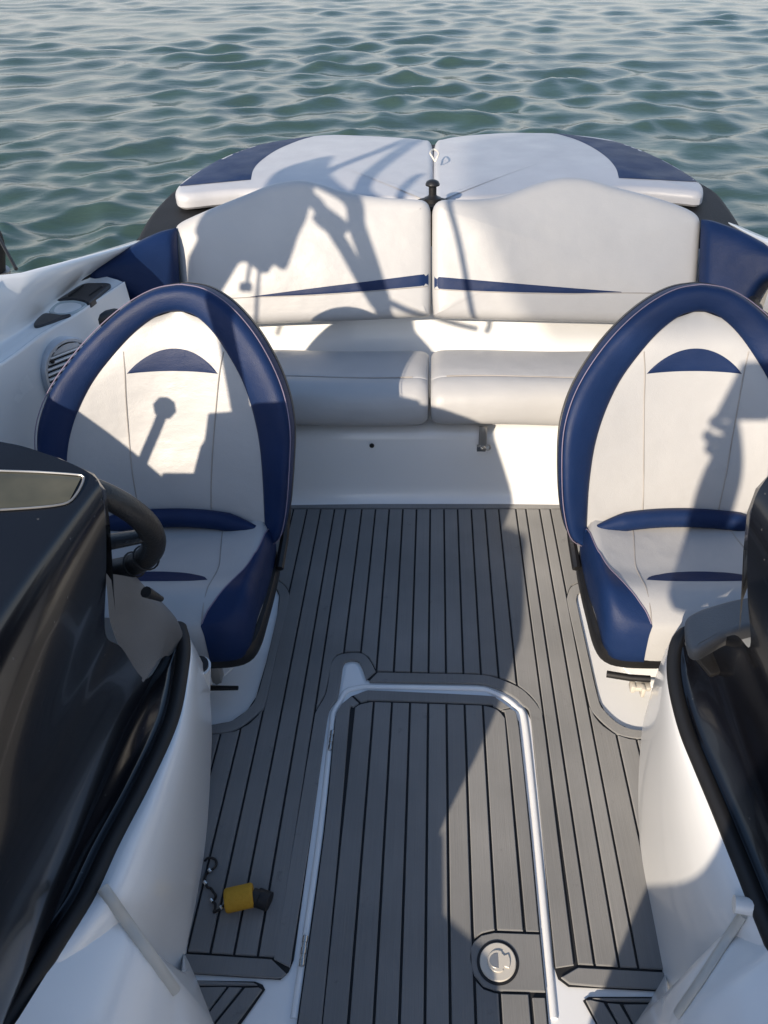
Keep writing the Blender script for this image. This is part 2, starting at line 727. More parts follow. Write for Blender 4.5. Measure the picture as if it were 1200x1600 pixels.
# seabed: pale sand with darker weed, seen through the clear water
m, nt, b = new_mat('sandy_seabed')
nz, rp = colour_vary(nt, b, (0.05, 0.085, 0.04), (0.50, 0.47, 0.17), scale=0.55, lo=0.38, hi=0.66, detail=9)
b.inputs['Roughness'].default_value = 0.9
bump_noise(nt, b, 1.2, 0.8, 0.2, 6)
n = 120
bx = np.linspace(-60, 60, n)
vv = [Vector((x, y + 20, WZ - 1.6 + 0.25 * math.sin(x * 0.31 + y * 0.2) + 0.2 * math.sin(y * 0.43 - x * 0.1))) for x in bx for y in bx]
vv = [Vector((q.x, q.y, q.z + 0.75 * math.exp(-((q.x + 3.4) / 2.2) ** 2 - ((q.y - 6.5) / 3.0) ** 2))) for q in vv]
ff = grid_faces(n, n)
o = obj('seabed', mesh('seabed', vv, [q[::-1] for q in ff]), m)
o['kind'] = 'structure'

# ================================================================== BOAT BODY
boat = thing('motorboat', 'white open motorboat with dark stern deck floating on clear green water', 'motorboat', (0, 1.0, 0))

# cockpit liner: floor, cove, bench front, ledge, wall behind the bench
prof = [(-1.2, 0), (0.0, 0), (1.0, 0), (1.9, 0), (2.05, 0.0), (2.085, 0.003), (2.108, 0.014), (2.122, 0.036), (2.130, 0.07),
        (2.138, 0.15), (2.146, 0.235), (2.158, 0.262), (2.185, 0.275), (2.36, 0.285), (2.46, 0.30), (2.497, 0.32),
        (2.512, 0.36), (2.53, 0.45), (2.56, 0.54), (2.62, 0.66), (2.66, 0.70)]
rows = []
xs = np.linspace(-1.0, 1.0, 41)
for (y, z) in prof:
    k = 1.0 if y > 2.0 else 0.0
    rows.append([Vector((x, y - 0.03 * k * (x / 1.0) ** 2, z)) for x in xs])
v, f = loft(rows)
obj('cockpit_liner', mesh('cockpit_liner', v, f, sharp=60), M['gelcoat'], boat)

# side decks (gunwale, coaming, shelf, inner wall), one each side
def side_rails(sg):
    A = [(-1.10, -0.9, 0.86), (-1.16, 0.6, 0.87), P(-80, 470, z=0.86), P(0, 437, z=0.85), P(60, 420, z=0.835), P(120, 403, z=0.81), P(165, 390, z=0.785), P(212, 376, z=0.755)]
    A = [Vector(p) for p in A]
    B = [p + Vector((0.055, -0.01, 0.004)) for p in A]
    B[-1] = A[-1] + Vector((0.03, -0.02, 0.0))
    C = [Vector(p) for p in [(-1.05, -0.9, 0.80), (-1.10, 0.6, 0.80), P(-150, 620, z=0.745), P(-20, 545, z=0.735), P(48, 503, z=0.730), P(90, 468, z=0.730), P(125, 442, z=0.730), P(160, 423, z=0.730)]]
    D = [Vector(p) for p in [(-0.98, -0.9, 0.76), (-1.05, 0.6, 0.76), P(-130, 650, z=0.75), P(5, 562, z=0.720), P(62, 520, z=0.720), P(113, 491, z=0.720), P(150, 466, z=0.720), P(190, 440, z=0.720)]]
    D2 = [p + Vector((0.012, -0.004, -0.03)) for p in D]
    E = [Vector((p.x + 0.02, p.y - 0.02, 0.40)) for p in D]
    G = [Vector((-0.985, p.y - 0.03, 0.0)) for p in D]
    cs = [A, B, C, D, D2, E, G]
    if sg > 0:
        cs = [[Vector((-p.x - 0.03 + (0.10 * (i / (len(c) - 1)) ** 2 if ci > 1 else 0), p.y, p.z)) for i, p in enumerate(c)] for ci, c in enumerate(cs)]
        A = [Vector(p) for p in [(1.07, -0.9, 0.86), (1.13, 0.6, 0.87), P(1445, 462, z=0.86), P(1365, 430, z=0.85), P(1305, 409, z=0.835), P(1245, 388, z=0.81), P(1200, 372, z=0.785), P(1150, 351, z=0.755)]]
        cs[0] = A
        cs[1] = [p + Vector((-0.05, -0.012, 0.003)) for p in A]
        cs[1][-1] = A[-1] + Vector((-0.02, -0.01, 0))
    return cs


for sg in (-1, 1):
    cs = side_rails(sg)
    v, f = rails(cs, n=60, sub=5, flip=(sg > 0))
    o = obj('side_deck', mesh('side_deck', v, f, sharp=0), M['gelcoat'], boat)
    if sg < 0:
        LEFT_SIDE = BVHTree.FromPolygons(v, f)
    # hull outside, with a black rub rail
    A = resample(cr(cs[0], 8), 60)
    rows = [[Vector(p) for p in A], [Vector((p[0] + 0.03 * sg, p[1], p[2] - 0.06)) for p in A],
            [Vector((p[0] + 0.01 * sg, p[1], p[2] - 0.35)) for p in A],
            [Vector((p[0] - 0.10 * sg, p[1], -0.25)) for p in A], [Vector((p[0] * 0.6, p[1], -0.6)) for p in A]]
    v, f = loft(rows, flip=(sg < 0))
    obj('hull_side', mesh('hull_side', v, f, sharp=50), M['gelcoat'], boat)
    v, f = tube([Vector((p[0] + 0.028 * sg, p[1], p[2] - 0.06)) for p in A], 0.016, 8)
    obj('rub_rail', mesh('rub_rail', v, f), M['rubber'], boat)


# ------------------------------------------------------------------ cushions
class Cushion:
    """a padded slab on a plane: closed outline, rounded edge, gentle dome"""

    def __init__(self, out3, p0, n, thick, e, dome, up=None, N=120, smooth=6, extra=None, center=None, c3=None):
        self.n = Vector(n).normalized()
        self.p0 = Vector(p0)
        ref = Vector(up) if up else Vector((0, 0, 1))
        self.ex = ref.cross(self.n).normalized()
        self.ey = self.n.cross(self.ex).normalized()
        pts = []
        for p in out3:
            q = Vector(p) - self.p0
            pts.append((q.dot(self.ex), q.dot(self.ey)))
        pts = [(p.x, p.y) for p in cr([Vector((a, b)) for a, b in pts], smooth, True)] if smooth else pts
        self.o = resample(pts, N, True)
        if area2(self.o) < 0:
            self.o = self.o[::-1]
        self.c = np.array(center) if center is not None else np.array([(self.o[:, 0].min() + self.o[:, 0].max()) / 2, (self.o[:, 1].min() + self.o[:, 1].max()) / 2])
        if c3 is not None:
            q = Vector(c3) - self.p0
            self.c = np.array([q.dot(self.ex), q.dot(self.ey)])
        self.thick, self.e, self.dome, self.extra = thick, e, dome, extra
        self.build()

    def to3(self, x, y, h):
        return self.p0 + self.ex * x + self.ey * y + self.n * h

    def build(self):
        o, c = self.o, self.c
        N = len(o)
        R = np.linalg.norm(o - c, axis=1)
        # outward normals for true inset
        t = np.roll(o, -1, 0) - np.roll(o, 1, 0)
        t /= np.linalg.norm(t, axis=1)[:, None] + 1e-12
        nin = np.stack([-t[:, 1], t[:, 0]], 1)
        e = self.e
        rows = []
        ks = [0.03, 0.2, 0.4, 0.58, 0.74, 0.88, 1.0]
        inner = o + nin * e
        for k in ks:
            q = c + (inner - c) * k
            rows.append((q, self.dome * (1 - k ** 2.2) + 0 * q[:, 0]))
        for a in (15, 30, 45, 60, 75, 90):
            a = math.radians(a)
            q = o + nin * (e * (1 - math.sin(a)))
            rows.append((q, -e * (1 - math.cos(a)) + 0 * q[:, 0]))
        rows.append((o, np.full(N, -self.thick + 0.3 * e)))
        rows.append((o + nin * 0.3 * e, np.full(N, -self.thick)))
        rows.append((c + (o - c) * 0.05, np.full(N, -self.thick)))
        v, f = [], []
        for q, h in rows:
            for i in range(N):
                hh = h[i] + (self.extra(q[i, 0], q[i, 1]) if self.extra and h[i] > -self.thick * 0.5 else 0)
                v.append(self.to3(q[i, 0], q[i, 1], hh))
        f = [t_[::-1] for t_ in grid_faces(len(rows), N, wrap=True)]
        f.append(tuple(range(N)))
        f.append(tuple((len(rows) - 1) * N + i for i in range(N))[::-1])
        self.v, self.f = v, f
        self.bvh = BVHTree.FromPolygons(v, f)


def hit(bvh, px, py, off=0.0012, near=None):
    r = ray(px, py).normalized()
    loc, nrm, _, _ = bvh.ray_cast(ORG, r)
    if loc is None:
        # slide along the sight line to the closest surface point
        best = None
        for t in np.linspace(0.4, 5.0, 120):
            q = bvh.find_nearest(ORG + r * t)
            if q[0] is not None and (best is None or q[3] < best[3]):
                best = q
        loc, nrm = best[0], best[1]
    if nrm.dot(r) > 0 and nrm.dot(r) > 0.0:
        nrm = -nrm
    return loc + nrm * off


def drape(bvh, A, B, nu, nv, off=0.0015, sm=8):
    """patch between two photo outlines laid on a surface"""
    a = resample([(p.x, p.y) for p in cr([Vector(q) for q in A], sm)], nu)
    b_ = resample([(p.x, p.y) for p in cr([Vector(q) for q in B], sm)], nu)
    rows = []
    for j in range(nv):
        t = j / (nv - 1)
        o_ = off * (0.25 if j in (0, nv - 1) else 1.0)
        rows.append([hit(bvh, *(a[i] * (1 - t) + b_[i] * t), off=o_) for i in range(nu)])
    return loft(rows)


def drape_line(bvh, pts, n, r, off=0.0004):
    q = resample([(p.x, p.y) for p in cr([Vector(a) for a in pts], 8)], n)
    return tube([hit(bvh, a, b_, off) for a, b_ in q], r, 6)


def add(name, vf, mat, parent=None, sharp=40):
    return obj(name, mesh(name, vf[0], vf[1], sharp=sharp), mat, parent)


# --- stern deck (dark moulding round the sun pads)
zs = 0.735
sl = [(676, 224), (560, 222), (470, 228), (400, 240), (340, 262), (300, 280), (272, 293), (245, 318), (226, 342), (212, 368), (211, 378), (225, 388), (262, 378), (330, 360), (676, 340)]
srr = [(1085, 362), (1125, 374), (1155, 366), (1166, 362), (1158, 346), (1142, 322), (1124, 300), (1100, 285), (1060, 266), (1010, 246), (950, 230), (880, 221), (780, 218)]
outl = [P(a, b_, z=zs) for a, b_ in sl] + [P(a, b_, z=zs) for a, b_ in srr]
cu = Cushion(outl, (0, 3.1, zs), (0, 0, 1), 0.30, 0.03, 0.0, up=(0, 1, 0), N=200)
add('stern_deck', (cu.v, cu.f), M['stern'], boat)
for sg in (-1, 1):
    add('deck_corner', box((sg * 0.95, 2.90, 0.60), (0.24, 0.40, 0.20), None, 0.02), M['stern'], boat)
tr = [[Vector((x, 3.76 + 0.02 * math.cos(x), z)) for x in np.linspace(-1.0, 1.0, 20)] for z in (0.55, -0.6)]
add('transom', loft(tr), M['gelcoat'], boat)

# --- sun pads
padz = 0.800
pad_l = [(676, 226), (664, 217), (620, 213), (560, 210), (520, 209), (480, 212), (420, 221), (380, 231), (340, 247), (300, 269), (278, 285), (272, 297), (285, 304), (340, 299), (400, 296), (500, 300), (600, 308), (660, 309), (676, 306)]
pad_r = [(678, 226), (690, 216), (730, 210), (790, 206), (830, 206), (870, 207), (940, 214), (980, 224), (1020, 239), (1060, 259), (1094, 281), (1101, 291), (1095, 300), (1060, 297), (980, 292), (900, 296), (800, 304), (700, 310), (679, 306)]
padlab = ['white rear sun pad with blue outer corner on the speaker side of the cleat post', 'white rear sun pad with blue outer corner above the fully shaded backrest']
PADS = []
for nm, out in ((0, pad_l), (1, pad_r)):
    o3 = [P(a, b_, z=padz) for a, b_ in out]
    cu = Cushion(o3, (sum(p.x for p in o3) / len(o3), 3.2, padz), (0, 0, 1), 0.055, 0.028, 0.018, up=(0, 1, 0), N=180)
    t = thing('sun_pad', padlab[nm], 'sun pad', (cu.p0.x, 3.3, 0.74), 'sun pads on the stern')
    add('cushion', (cu.v, cu.f), M['pale_vinyl'], t)
    PADS.append((t, cu))
t, cu = PADS[0]
v, f = drape(cu.bvh, [(392, 281), (396, 265), (408, 251), (433, 234), (467, 219.5), (490, 213)],
             [(274, 292), (284, 283), (312, 264), (352, 243), (400, 227), (487, 212.5)], 40, 14)
add('blue_corner', (v, f), M['blue_vinyl'], t)
t, cu = PADS[1]
v, f = drape(cu.bvh, [(967, 278.5), (962, 262.5), (948, 246), (925, 230), (897, 217), (866, 208)],
             [(1099, 285), (1092, 279), (1060, 261), (1020, 241), (975, 224), (872, 208)], 40, 14)
add('blue_corner', (v, f), M['blue_vinyl'], t)

# --- rear backrests
pb, ptp = Vector((0, 2.46, 0.525)), Vector((0, 2.62, 0.88))
bup = (ptp - pb).normalized()
bn = Vector((1, 0, 0)).cross(bup)
if bn.y > 0:
    bn = -bn
back_l = [(669, 494), (672, 486), (673, 440), (673, 350), (672, 325), (664, 312), (645, 309), (610, 307), (570, 303), (530, 295), (500, 285), (470, 279), (450, 280), (420, 286), (380, 302), (340, 318), (300, 335), (278, 346), (270, 356), (269, 375), (272, 400), (278, 440), (286, 470), (300, 500), (340, 508), (404, 506), (480, 503), (560, 500), (640, 496)]
back_r = [(681, 496), (677, 487), (675, 440), (675, 350), (676, 326), (684, 313), (700, 309.5), (740, 309), (775, 306), (805, 297), (840, 284), (870, 276), (895, 274), (925, 278), (970, 291), (1020, 304), (1060, 317), (1088, 330), (1098, 345), (1097, 375), (1094, 420), (1090, 460), (1082, 500), (1050, 507), (960, 504), (880, 502), (760, 499), (710, 498)]
blab = ['white rear backrest with blue stripe, patterned by tower shadows, on the helm side', 'white rear backrest with blue stripe, mostly in even shade, on the passenger side']
BACKS = []
for i, out in enumerate((back_l, back_r)):
    o3 = [P(a, b_, pl=(pb + bn * 0.05, bn)) for a, b_ in out]
    cu = Cushion(o3, pb + bn * 0.05, bn, 0.085, 0.034, 0.012, up=bup, N=200, smooth=5)
    c0 = sum(o3, Vector()) / len(o3)
    t = thing('rear_backrest', blab[i], 'backrest', (c0.x, 2.52, 0.5), 'backrests of the rear bench')
    add('cushion', (cu.v, cu.f), M['white_vinyl'], t)
    BACKS.append((t, cu))
t, cu = BACKS[0]
add('stripe', drape(cu.bvh, [(391, 463.5), (492, 450), (580, 439), (669, 427.5)], [(391, 464.5), (492, 460), (580, 454), (669, 446)], 40, 6), M['blue_vinyl'], t)
add('seam', drape_line(cu.bvh, [(300, 470), (391, 464.5), (492, 461), (580, 455), (668, 447.5)], 60, 0.0016), M['seam'], t)
t, cu = BACKS[1]
add('stripe', drape(cu.bvh, [(679, 432), (760, 439), (880, 449), (971, 456)], [(679, 451), (760, 455), (880, 458), (971, 457)], 40, 6), M['blue_vinyl'], t)
add('seam', drape_line(cu.bvh, [(679, 452), (760, 456), (880, 459), (971, 457.5), (1060, 459)], 60, 0.0016), M['seam'], t)

# --- bench cushions: section swept across the boat
sec = [(2.40, 0.318), (2.20, 0.312), (2.135, 0.312), (2.108, 0.320), (2.098, 0.345), (2.103, 0.385), (2.122, 0.420), (2.155, 0.440), (2.185, 0.4435),
       (2.192, 0.4415), (2.20, 0.4445), (2.25, 0.446), (2.33, 0.440), (2.405, 0.428), (2.432, 0.412), (2.440, 0.385), (2.436, 0.340), (2.425, 0.322)]
blab = ['padded white bench seat cushion behind the helm seat', 'padded white bench seat cushion above the small floor bracket']
for i, (xa, xb) in enumerate(((-0.78, -0.026), (-0.018, 0.74))):
    t = thing('bench_cushion', blab[i], 'cushion', ((xa + xb) / 2, 2.27, 0.31), 'rear bench cushions')
    e = 0.045
    cy, cz = 2.27, 0.375
    rows = []
    def ring(x, k):
        return [Vector((x, cy + (y - cy) * (1 - 0.10 * k), cz + (z - cz) * (1 - 0.32 * k) + 0.004 * math.sin(9 * x + 3 * y))) for y, z in cr_sec]
    cr_sec = [(p.x, p.y) for p in cr([Vector(p) for p in sec], 3, True)]
    for a in (0, 20, 40, 60, 75, 90):
        s_ = math.sin(math.radians(a))
        c_ = math.cos(math.radians(a))
        rows.append(ring(xa + e * (1 - c_), 1 - s_))
    for x in np.linspace(xa + e, xb - e, 16)[1:-1]:
        rows.append(ring(x, -0.12 * math.sin(math.pi * (x - xa) / (xb - xa))))
    for a in (90, 75, 60, 40, 20, 0):
        s_ = math.sin(math.radians(a))
        c_ = math.cos(math.radians(a))
        rows.append(ring(xb - e * (1 - c_), 1 - s_))
    v, f = loft(rows, wrap=True)
    nn = len(rows[0])
    f.append(tuple(range(nn))[::-1])
    f.append(tuple((len(rows) - 1) * nn + k for k in range(nn)))
    f = [q[::-1] for q in f]
    add('cushion', (v, f), M['white_vinyl'], t, sharp=70)
    v, f = tube([Vector((x, 2.192, 0.4455 + 0.004 * math.sin(9 * x + 6.6))) for x in np.linspace(xa + 0.05, xb - 0.05, 30)], 0.0022, 6)
    add('piping', (v, f), M['seam'], t)

# --- side bolsters
bol_l = ([(126, 434), (140, 423), (170, 404), (205, 384), (240, 366), (258, 359.5), (276, 356)],
         [(128, 441), (150, 443), (176, 446), (194, 466), (222, 488), (250, 494), (282, 496)])
bol_r = ([(1096, 343), (1110, 344), (1130, 350), (1160, 362), (1200, 383), (1235, 402), (1250, 420)],
         [(1090, 506), (1115, 510), (1140, 505), (1166, 488), (1180, 462), (1200, 440), (1248, 428)])
for (top, low), px, nx, lab in ((bol_l, 274, 0.55, 'blue vinyl side bolster above the dark tray inserts'), (bol_r, 1098, -0.55, 'blue vinyl side bolster at the end of the evenly shaded backrest')):
    pn = Vector((nx, -0.75, 0.35)).normalized()
    p0 = P(px, 400, Y=2.49)
    n_ = 40
    ta_ = [Vector(q) for q in resample(cr([P(a, b_, pl=(p0, pn)) for a, b_ in top], 8), n_)]
    lo_ = [Vector(q) for q in resample(cr([P(a, b_, pl=(p0, pn)) for a, b_ in low], 8), n_)]
    rows = [[q - pn * 0.09 for q in ta_]]
    for k in (0.0, 0.015, 0.05, 0.11, 0.2, 0.32, 0.45, 0.6, 0.75, 0.88, 0.96, 1.0):
        row = []
        for i in range(n_):
            q_ = i / (n_ - 1)
            endf = min(1.0, 9 * min(q_, 1 - q_) + 0.02) ** 0.5
            hgt = 0.048 * (1 - (2 * k - 1) ** 4) ** 0.5 * endf if 0 < k < 1 else 0.0
            row.append(ta_[i].lerp(lo_[i], k) + pn * hgt)
        rows.append(row)
    rows.append([q - pn * 0.09 for q in lo_])
    c0 = sum(ta_ + lo_, Vector()) / (2 * n_)
    t = thing('side_bolster', lab, 'bolster', (c0.x, c0.y, 0.6), 'blue side bolsters of the rear seat')
    add('cushion', loft(rows), M['blue_vinyl'], t, sharp=0)


# ------------------------------------------------------------------ bucket seats
def bucket_seat(cx, label, skew=0.0, yaw=0.0, cushion_dx=0.0, sx=1.0, inl=1.0):
    t = thing('bucket_seat', label, 'seat', (cx, 1.42, 0), 'bucket seats')
    base = Vector((cx, 1.585, 0.33))
    up = Vector((0, 0.2, 0.57)).normalized()
    fw = Vector((0, -0.57, 0.2)).normalized()

    def Mb(x, tt, h):
        ax = abs(x)
        w = 0.075 * (ax / 0.33) ** 2.4 * max(0.15, 1 - ((tt - 0.17) / 0.50) ** 2)
        xs_ = x * sx + skew * (max(tt, 0) / 0.6) ** 2
        p = base + Vector((xs_, 0, 0)) + up * tt + fw * (h + w)
        if yaw:
            d = p - Vector((cx, 1.42, 0))
            p = Vector((cx, 1.42, 0)) + Matrix.Rotation(yaw, 3, 'Z') @ d
        return p
    oh = [(0, .612), (.06, .602), (.12, .572), (.18, .524), (.235, .464), (.285, .392), (.315, .325), (.329, .25), (.325, .14), (.312, .05), (.288, -.02), (.25, -.05)]
    ih = [(0, .548), (.045, .536), (.095, .497), (.145, .437), (.186, .375), (.218, .30), (.238, .22), (.246, .13), (.246, .05), (.243, -.015), (.235, -.03), (.20, -.045)]
    def full(h):
        q = [(p.x, p.y) for p in cr([Vector(p) for p in h], 8)]
        left = [(-a, b_) for a, b_ in q[::-1]]
        return left[:-1] + q
    oo = resample(full(oh), 120)
    ii = resample(full(ih), 120)
    ii[:, 0] = np.where(ii[:, 0] < 0, ii[:, 0] * inl, ii[:, 0])
    # rim: padded roll between the two outlines, wrapping round to the back
    rows = []
    prof_k = [(0.0, -0.02), (0.0, 0.0), (0.02, 0.008), (0.09, 0.014), (0.28, 0.018), (0.5, 0.021), (0.70, 0.021), (0.84, 0.016), (0.94, 0.004), (0.99, -0.014), (1.0, -0.038)]
    for k, h in prof_k:
        rows.append([Mb(*(ii[i] * (1 - k) + oo[i] * k), h) for i in range(120)])
    v, f = loft(rows)
    rim = add('rim', (v, f), M['blue_vinyl'], t, sharp=0)
    # back shell in black plastic
    rows = [[Mb(*(oo[i] * s_), h) for i in range(120)] for s_, h in ((0.985, -0.032), (1.003, -0.038), (1.003, -0.055), (0.985, -0.075), (0.85, -0.10), (0.5, -0.115), (0.02, -0.12))]
    v, f = loft(rows)
    add('back_shell', (v, f), M['plastic'], t)
    # stitched edges
    v, f = tube([Mb(*(oo[i] * 0.972 + ii[i] * 0.028), 0.0095) for i in range(120)], 0.0013, 6)
    add('stitching', (v, f), M['seam_blue'], t)
    # centre panel
    half = [(p.x, p.y) for p in cr([Vector(p) for p in ih], 8)]
    tv = np.array([b_ for a, b_ in half])[::-1]
    xv = np.array([a for a, b_ in half])[::-1]
    rows = []
    def ph(x, tt, w):
        k = min(1.0, abs(x) / max(w, 1e-4))
        return -0.006 + 0.014 * (1 - k ** 4) * min(1, (0.56 - tt) / 0.1 if tt > 0.46 else 1) + 0.012 * math.exp(-((tt - 0.12) / 0.12) ** 2) * (1 - k ** 2) + 0.01 * k ** 3
    wt = lambda tt: float(np.interp(tt, tv, xv))
    for tt in np.linspace(-0.04, 0.545, 44):
        w = wt(tt) * 1.02
        rows.append([Mb(w * s_ * (inl if s_ < 0 else 1.0), tt, ph(w * s_, tt, w)) for s_ in np.sin(np.linspace(-1, 1, 31) * math.pi / 2)])
    v, f = loft(rows)
    panel = add('back_panel', (v, f), M['white_vinyl'], t, sharp=0)
    def onp(x, tt, off):
        return Mb(x, tt, ph(x, tt, wt(tt) * 1.02) + off)
    for sg in (-1, 1):
        path = [onp(sg * x, tt, 0.0006) for x, tt in ((.128, .452), (.122, .40), (.118, .33), (.112, .24), (.106, .15), (.10, .07), (.098, .02))]
        add('seam', tube(cr(path, 6), 0.0017, 6), M['seam'], t)
    rows = []
    for j in range(6):
        k = j / 5
        rows.append([onp(x, (0.398 + 0.006 * (1 - (x / .117) ** 2)) + k * 0.055 * max(0, 1 - (x / .117) ** 2) ** 0.9, 0.0016 if 0 < j < 5 else 0.0004)
                     for x in np.linspace(-.117, .117, 30)])
    add('crescent', loft(rows), M['blue_vinyl'], t)
    # blue roll at the foot of the backrest
    path = [Mb(x, 0.028 - 0.30 * abs(x) ** 2.1 * 1.6, 0.028) for x in np.linspace(-.225, .225, 24)]
    add('lumbar_roll', tube(path, 0.025, 12, rfun=lambda q: 0.35 + 0.65 * min(1, 6 * min(q, 1 - q))), M['blue_vinyl'], t)

    # seat cushion (plan outline half: x, y)
    ccx = cx + cushion_dx
    hw = [(0, 1.212), (.10, 1.212), (.19, 1.216), (.232, 1.235), (.248, 1.28), (.252, 1.36), (.254, 1.46), (.250, 1.54), (.225, 1.585), (.15, 1.60), (0, 1.605)]
    q = [(p.x, p.y) for p in cr([Vector(p) for p in hw], 8)]
    ring = q + [(-a, b_) for a, b_ in q[::-1]][1:-1]
    ring = resample(ring, 120, True)
    c_ = np.array([0, 1.42])
    def ctop(x, y):
        bol = 0.022 * min(1, (abs(x) / 0.235)) ** 3 * min(1, max(0, (y - 1.22) / 0.12))
        return 0.345 + bol + 0.02 * math.exp(-((y - 1.29) / 0.06) ** 2) - 0.012 * math.exp(-((y - 1.5) / 0.09) ** 2) * (1 - min(1, abs(x) / .2)) - max(0, (1.30 - y) / 0.09) ** 2 * 0.025
    rows = []
    for k in (0.02, 0.2, 0.4, 0.6, 0.75, 0.86, 0.93):
        pts = c_ + (ring - c_) * k
        rows.append([Vector((ccx + p[0], p[1], ctop(*p))) for p in pts])
    for k, dz in ((0.965, 0.006), (0.985, 0.016), (1.0, 0.034), (1.005, 0.07), (1.0, 0.10), (0.985, 0.125)):
        pts = c_ + (ring - c_) * k
        rows.append([Vector((ccx + p[0], p[1] - (0.01 if p[1] < 1.25 else 0) * (dz / 0.12), ctop(*(c_ + (ring[i] - c_) * 0.93)) - dz)) for i, p in enumerate(pts)])
    v, f = loft(rows, wrap=True)
    f = [g[::-1] for g in f]
    f.append(tuple(range(120)))
    add('seat_cushion', (v, f), M['white_vinyl'], t, sharp=0)
    bv = BVHTree.FromPolygons(v, f)
    def on(x, y, off):
        loc, nrm, _, _ = bv.ray_cast(Vector((ccx + x, y, 1.0)), Vector((0, 0, -1)))
        if loc is None:
            loc, nrm, _, _ = bv.find_nearest(Vector((ccx + x, y, 0.33)))
        if nrm.z < 0:
            nrm = -nrm
        return loc + nrm * off
    # blue side panels: from a seam on top, over the edge and down the side
    for sg in (-1, 1):
        rows = []
        n_ = 40
        seam = resample([(p.x, p.y) for p in cr([Vector(a) for a in ((.246, 1.545), (.243, 1.50), (.236, 1.43), (.222, 1.37), (.200, 1.315), (.176, 1.272), (.158, 1.245), (.148, 1.222))], 8)], n_)
        low = resample([(p.x, p.y) for p in cr([Vector(a) for a in ((.2515, 1.55), (.2535, 1.46), (.252, 1.36), (.248, 1.28), (.236, 1.238), (.205, 1.2175), (.150, 1.2125))], 8)], n_)
        edge = []
        for i in range(n_):
            col = []
            s3 = on(sg * seam[i][0], seam[i][1], 0.0015)
            zt = ctop(sg * low[i][0] * 0.95, max(low[i][1], 1.225))
            out = Vector((sg * low[i][0] * 1.004, low[i][1] - 1.42, 0))
            e3 = [on(sg * (seam[i][0] * (1 - q_) + low[i][0] * 0.97 * q_), (seam[i][1] * (1 - q_) + (1.42 + (low[i][1] - 1.42) * 0.97) * q_), 0.0022) for q_ in (0, .2, .4, .6, .8, 1)]
            col = e3
            for dz, kk in ((0.026, 1.006), (0.045, 1.014), (0.08, 1.018), (0.108, 1.008), (0.115, 0.98)):
                col.append(Vector((ccx + sg * low[i][0] * kk, 1.42 + (low[i][1] - 1.42) * kk - (0.01 if low[i][1] < 1.25 else 0) * (dz / 0.12), zt - dz)))
            edge.append(col)
        rows = [[edge[i][j] for i in range(n_)] for j in range(len(edge[0]))]
        add('side_panel', loft(rows), M['blue_vinyl'], t, sharp=0)
        add('seam', tube([edge[i][0] for i in range(n_)], 0.0016, 6), M['seam_blue'], t)
        add('seam', tube(cr([on(sg * x, y, 0.0006) for x, y in ((.125, 1.585), (.128, 1.53), (.138, 1.47), (.150, 1.40), (.150, 1.35), (.148, 1.30), (.147, 1.25), (.147, 1.222))], 6), 0.0015, 6), M['seam'], t)
    rows = []
    for j in range(6):
        k = j / 5
        rows.append([on(x, 1.338 + k * 0.046 * max(0, 1 - (x / .138) ** 2) ** 0.6, 0.0014 if 0 < j < 5 else 0.0004) for x in np.linspace(-.138, .138, 30)])
    add('crescent', loft(rows), M['blue_vinyl'], t)
    # black tray and hinge side
    rows = []
    for k, z in ((0.94, 0.250), (1.025, 0.246), (1.038, 0.238), (1.038, 0.212), (1.02, 0.195), (0.7, 0.18), (0.02, 0.18)):
        pts = c_ + (ring - c_) * k
        rows.append([Vector((ccx + p[0], p[1], z + 0.02 * (p[1] - 1.21))) for p in pts])
    v, f = loft(rows, wrap=True)
    add('tray', (v, f), M['plastic'], t, sharp=50)
    for sg in (-1, 1):
        add('hinge_arm', tube([Vector((ccx + sg * .268, 1.50, .25)), Vector((ccx + sg * .272, 1.58, .28)), Vector((cx + sg * .278, 1.63, .34)), Vector((cx + sg * .285, 1.67, .42))], 0.012, 8), M['plastic'], t)
    # pedestal
    v, f = lathe([(0.15, 0.0), (0.15, 0.006), (0.10, 0.02), (0.08, 0.05), (0.075, 0.16), (0.14, 0.185)], 28, (ccx, 1.44, 0.004))
    add('pedestal', (v, f), M['gelcoat'], t)
    return t, ccx


seatL, cxl = bucket_seat(-0.680, 'blue and white bucket seat behind the steering wheel', skew=0.066, cushion_dx=0.0, sx=0.955, inl=1.09)
seatR, cxr = bucket_seat(0.635, 'blue and white bucket seat without a wheel, facing the passenger console', cushion_dx=0.0)
# adjusters under the seats
br = [P(331, 1036, z=.19), P(346, 1036, z=.19), P(338, 1064, z=.12), P(343, 1066, z=.10), P(336, 1068, z=.10), P(332, 1050, z=.15)]
add('bracket', merge(box(P(338, 1048, z=.16), (0.022, 0.03, 0.06), None, 0.002), tube([P(340, 1052, z=.15), P(344, 1064, z=.12), P(338, 1068, z=.11)], 0.004, 8)), M['alu'], seatL)
lv = tube([P(300, 1075, z=.03), P(372, 1075, z=.03)], 0.008, 10, rfun=lambda q: 1.0 if q < 0.97 else 0.7)
add('adjuster_bar', lv, M['rubber'], seatL)
lv = tube([P(948, 1053, z=.155), P(985, 1059, z=.155), P(1016, 1061, z=.155)], 0.0085, 10)
add('adjuster_lever', lv, M['rubber'], seatR)
add('adjuster_rod', tube([P(985, 1059, z=.155), P(1060, 1062, z=.155)], 0.004, 8), M['chrome'], seatR)
add('adjuster_bracket', merge(box(P(1000, 1073, z=.13), (0.05, 0.02, 0.014), None, 0.003), box(P(988, 1072, z=.13), (0.012, 0.026, 0.022), None, 0.003), box(P(1004, 1079, z=.125), (0.010, 0.02, 0.03), None, 0.003)), M['cream_plastic'], seatR)

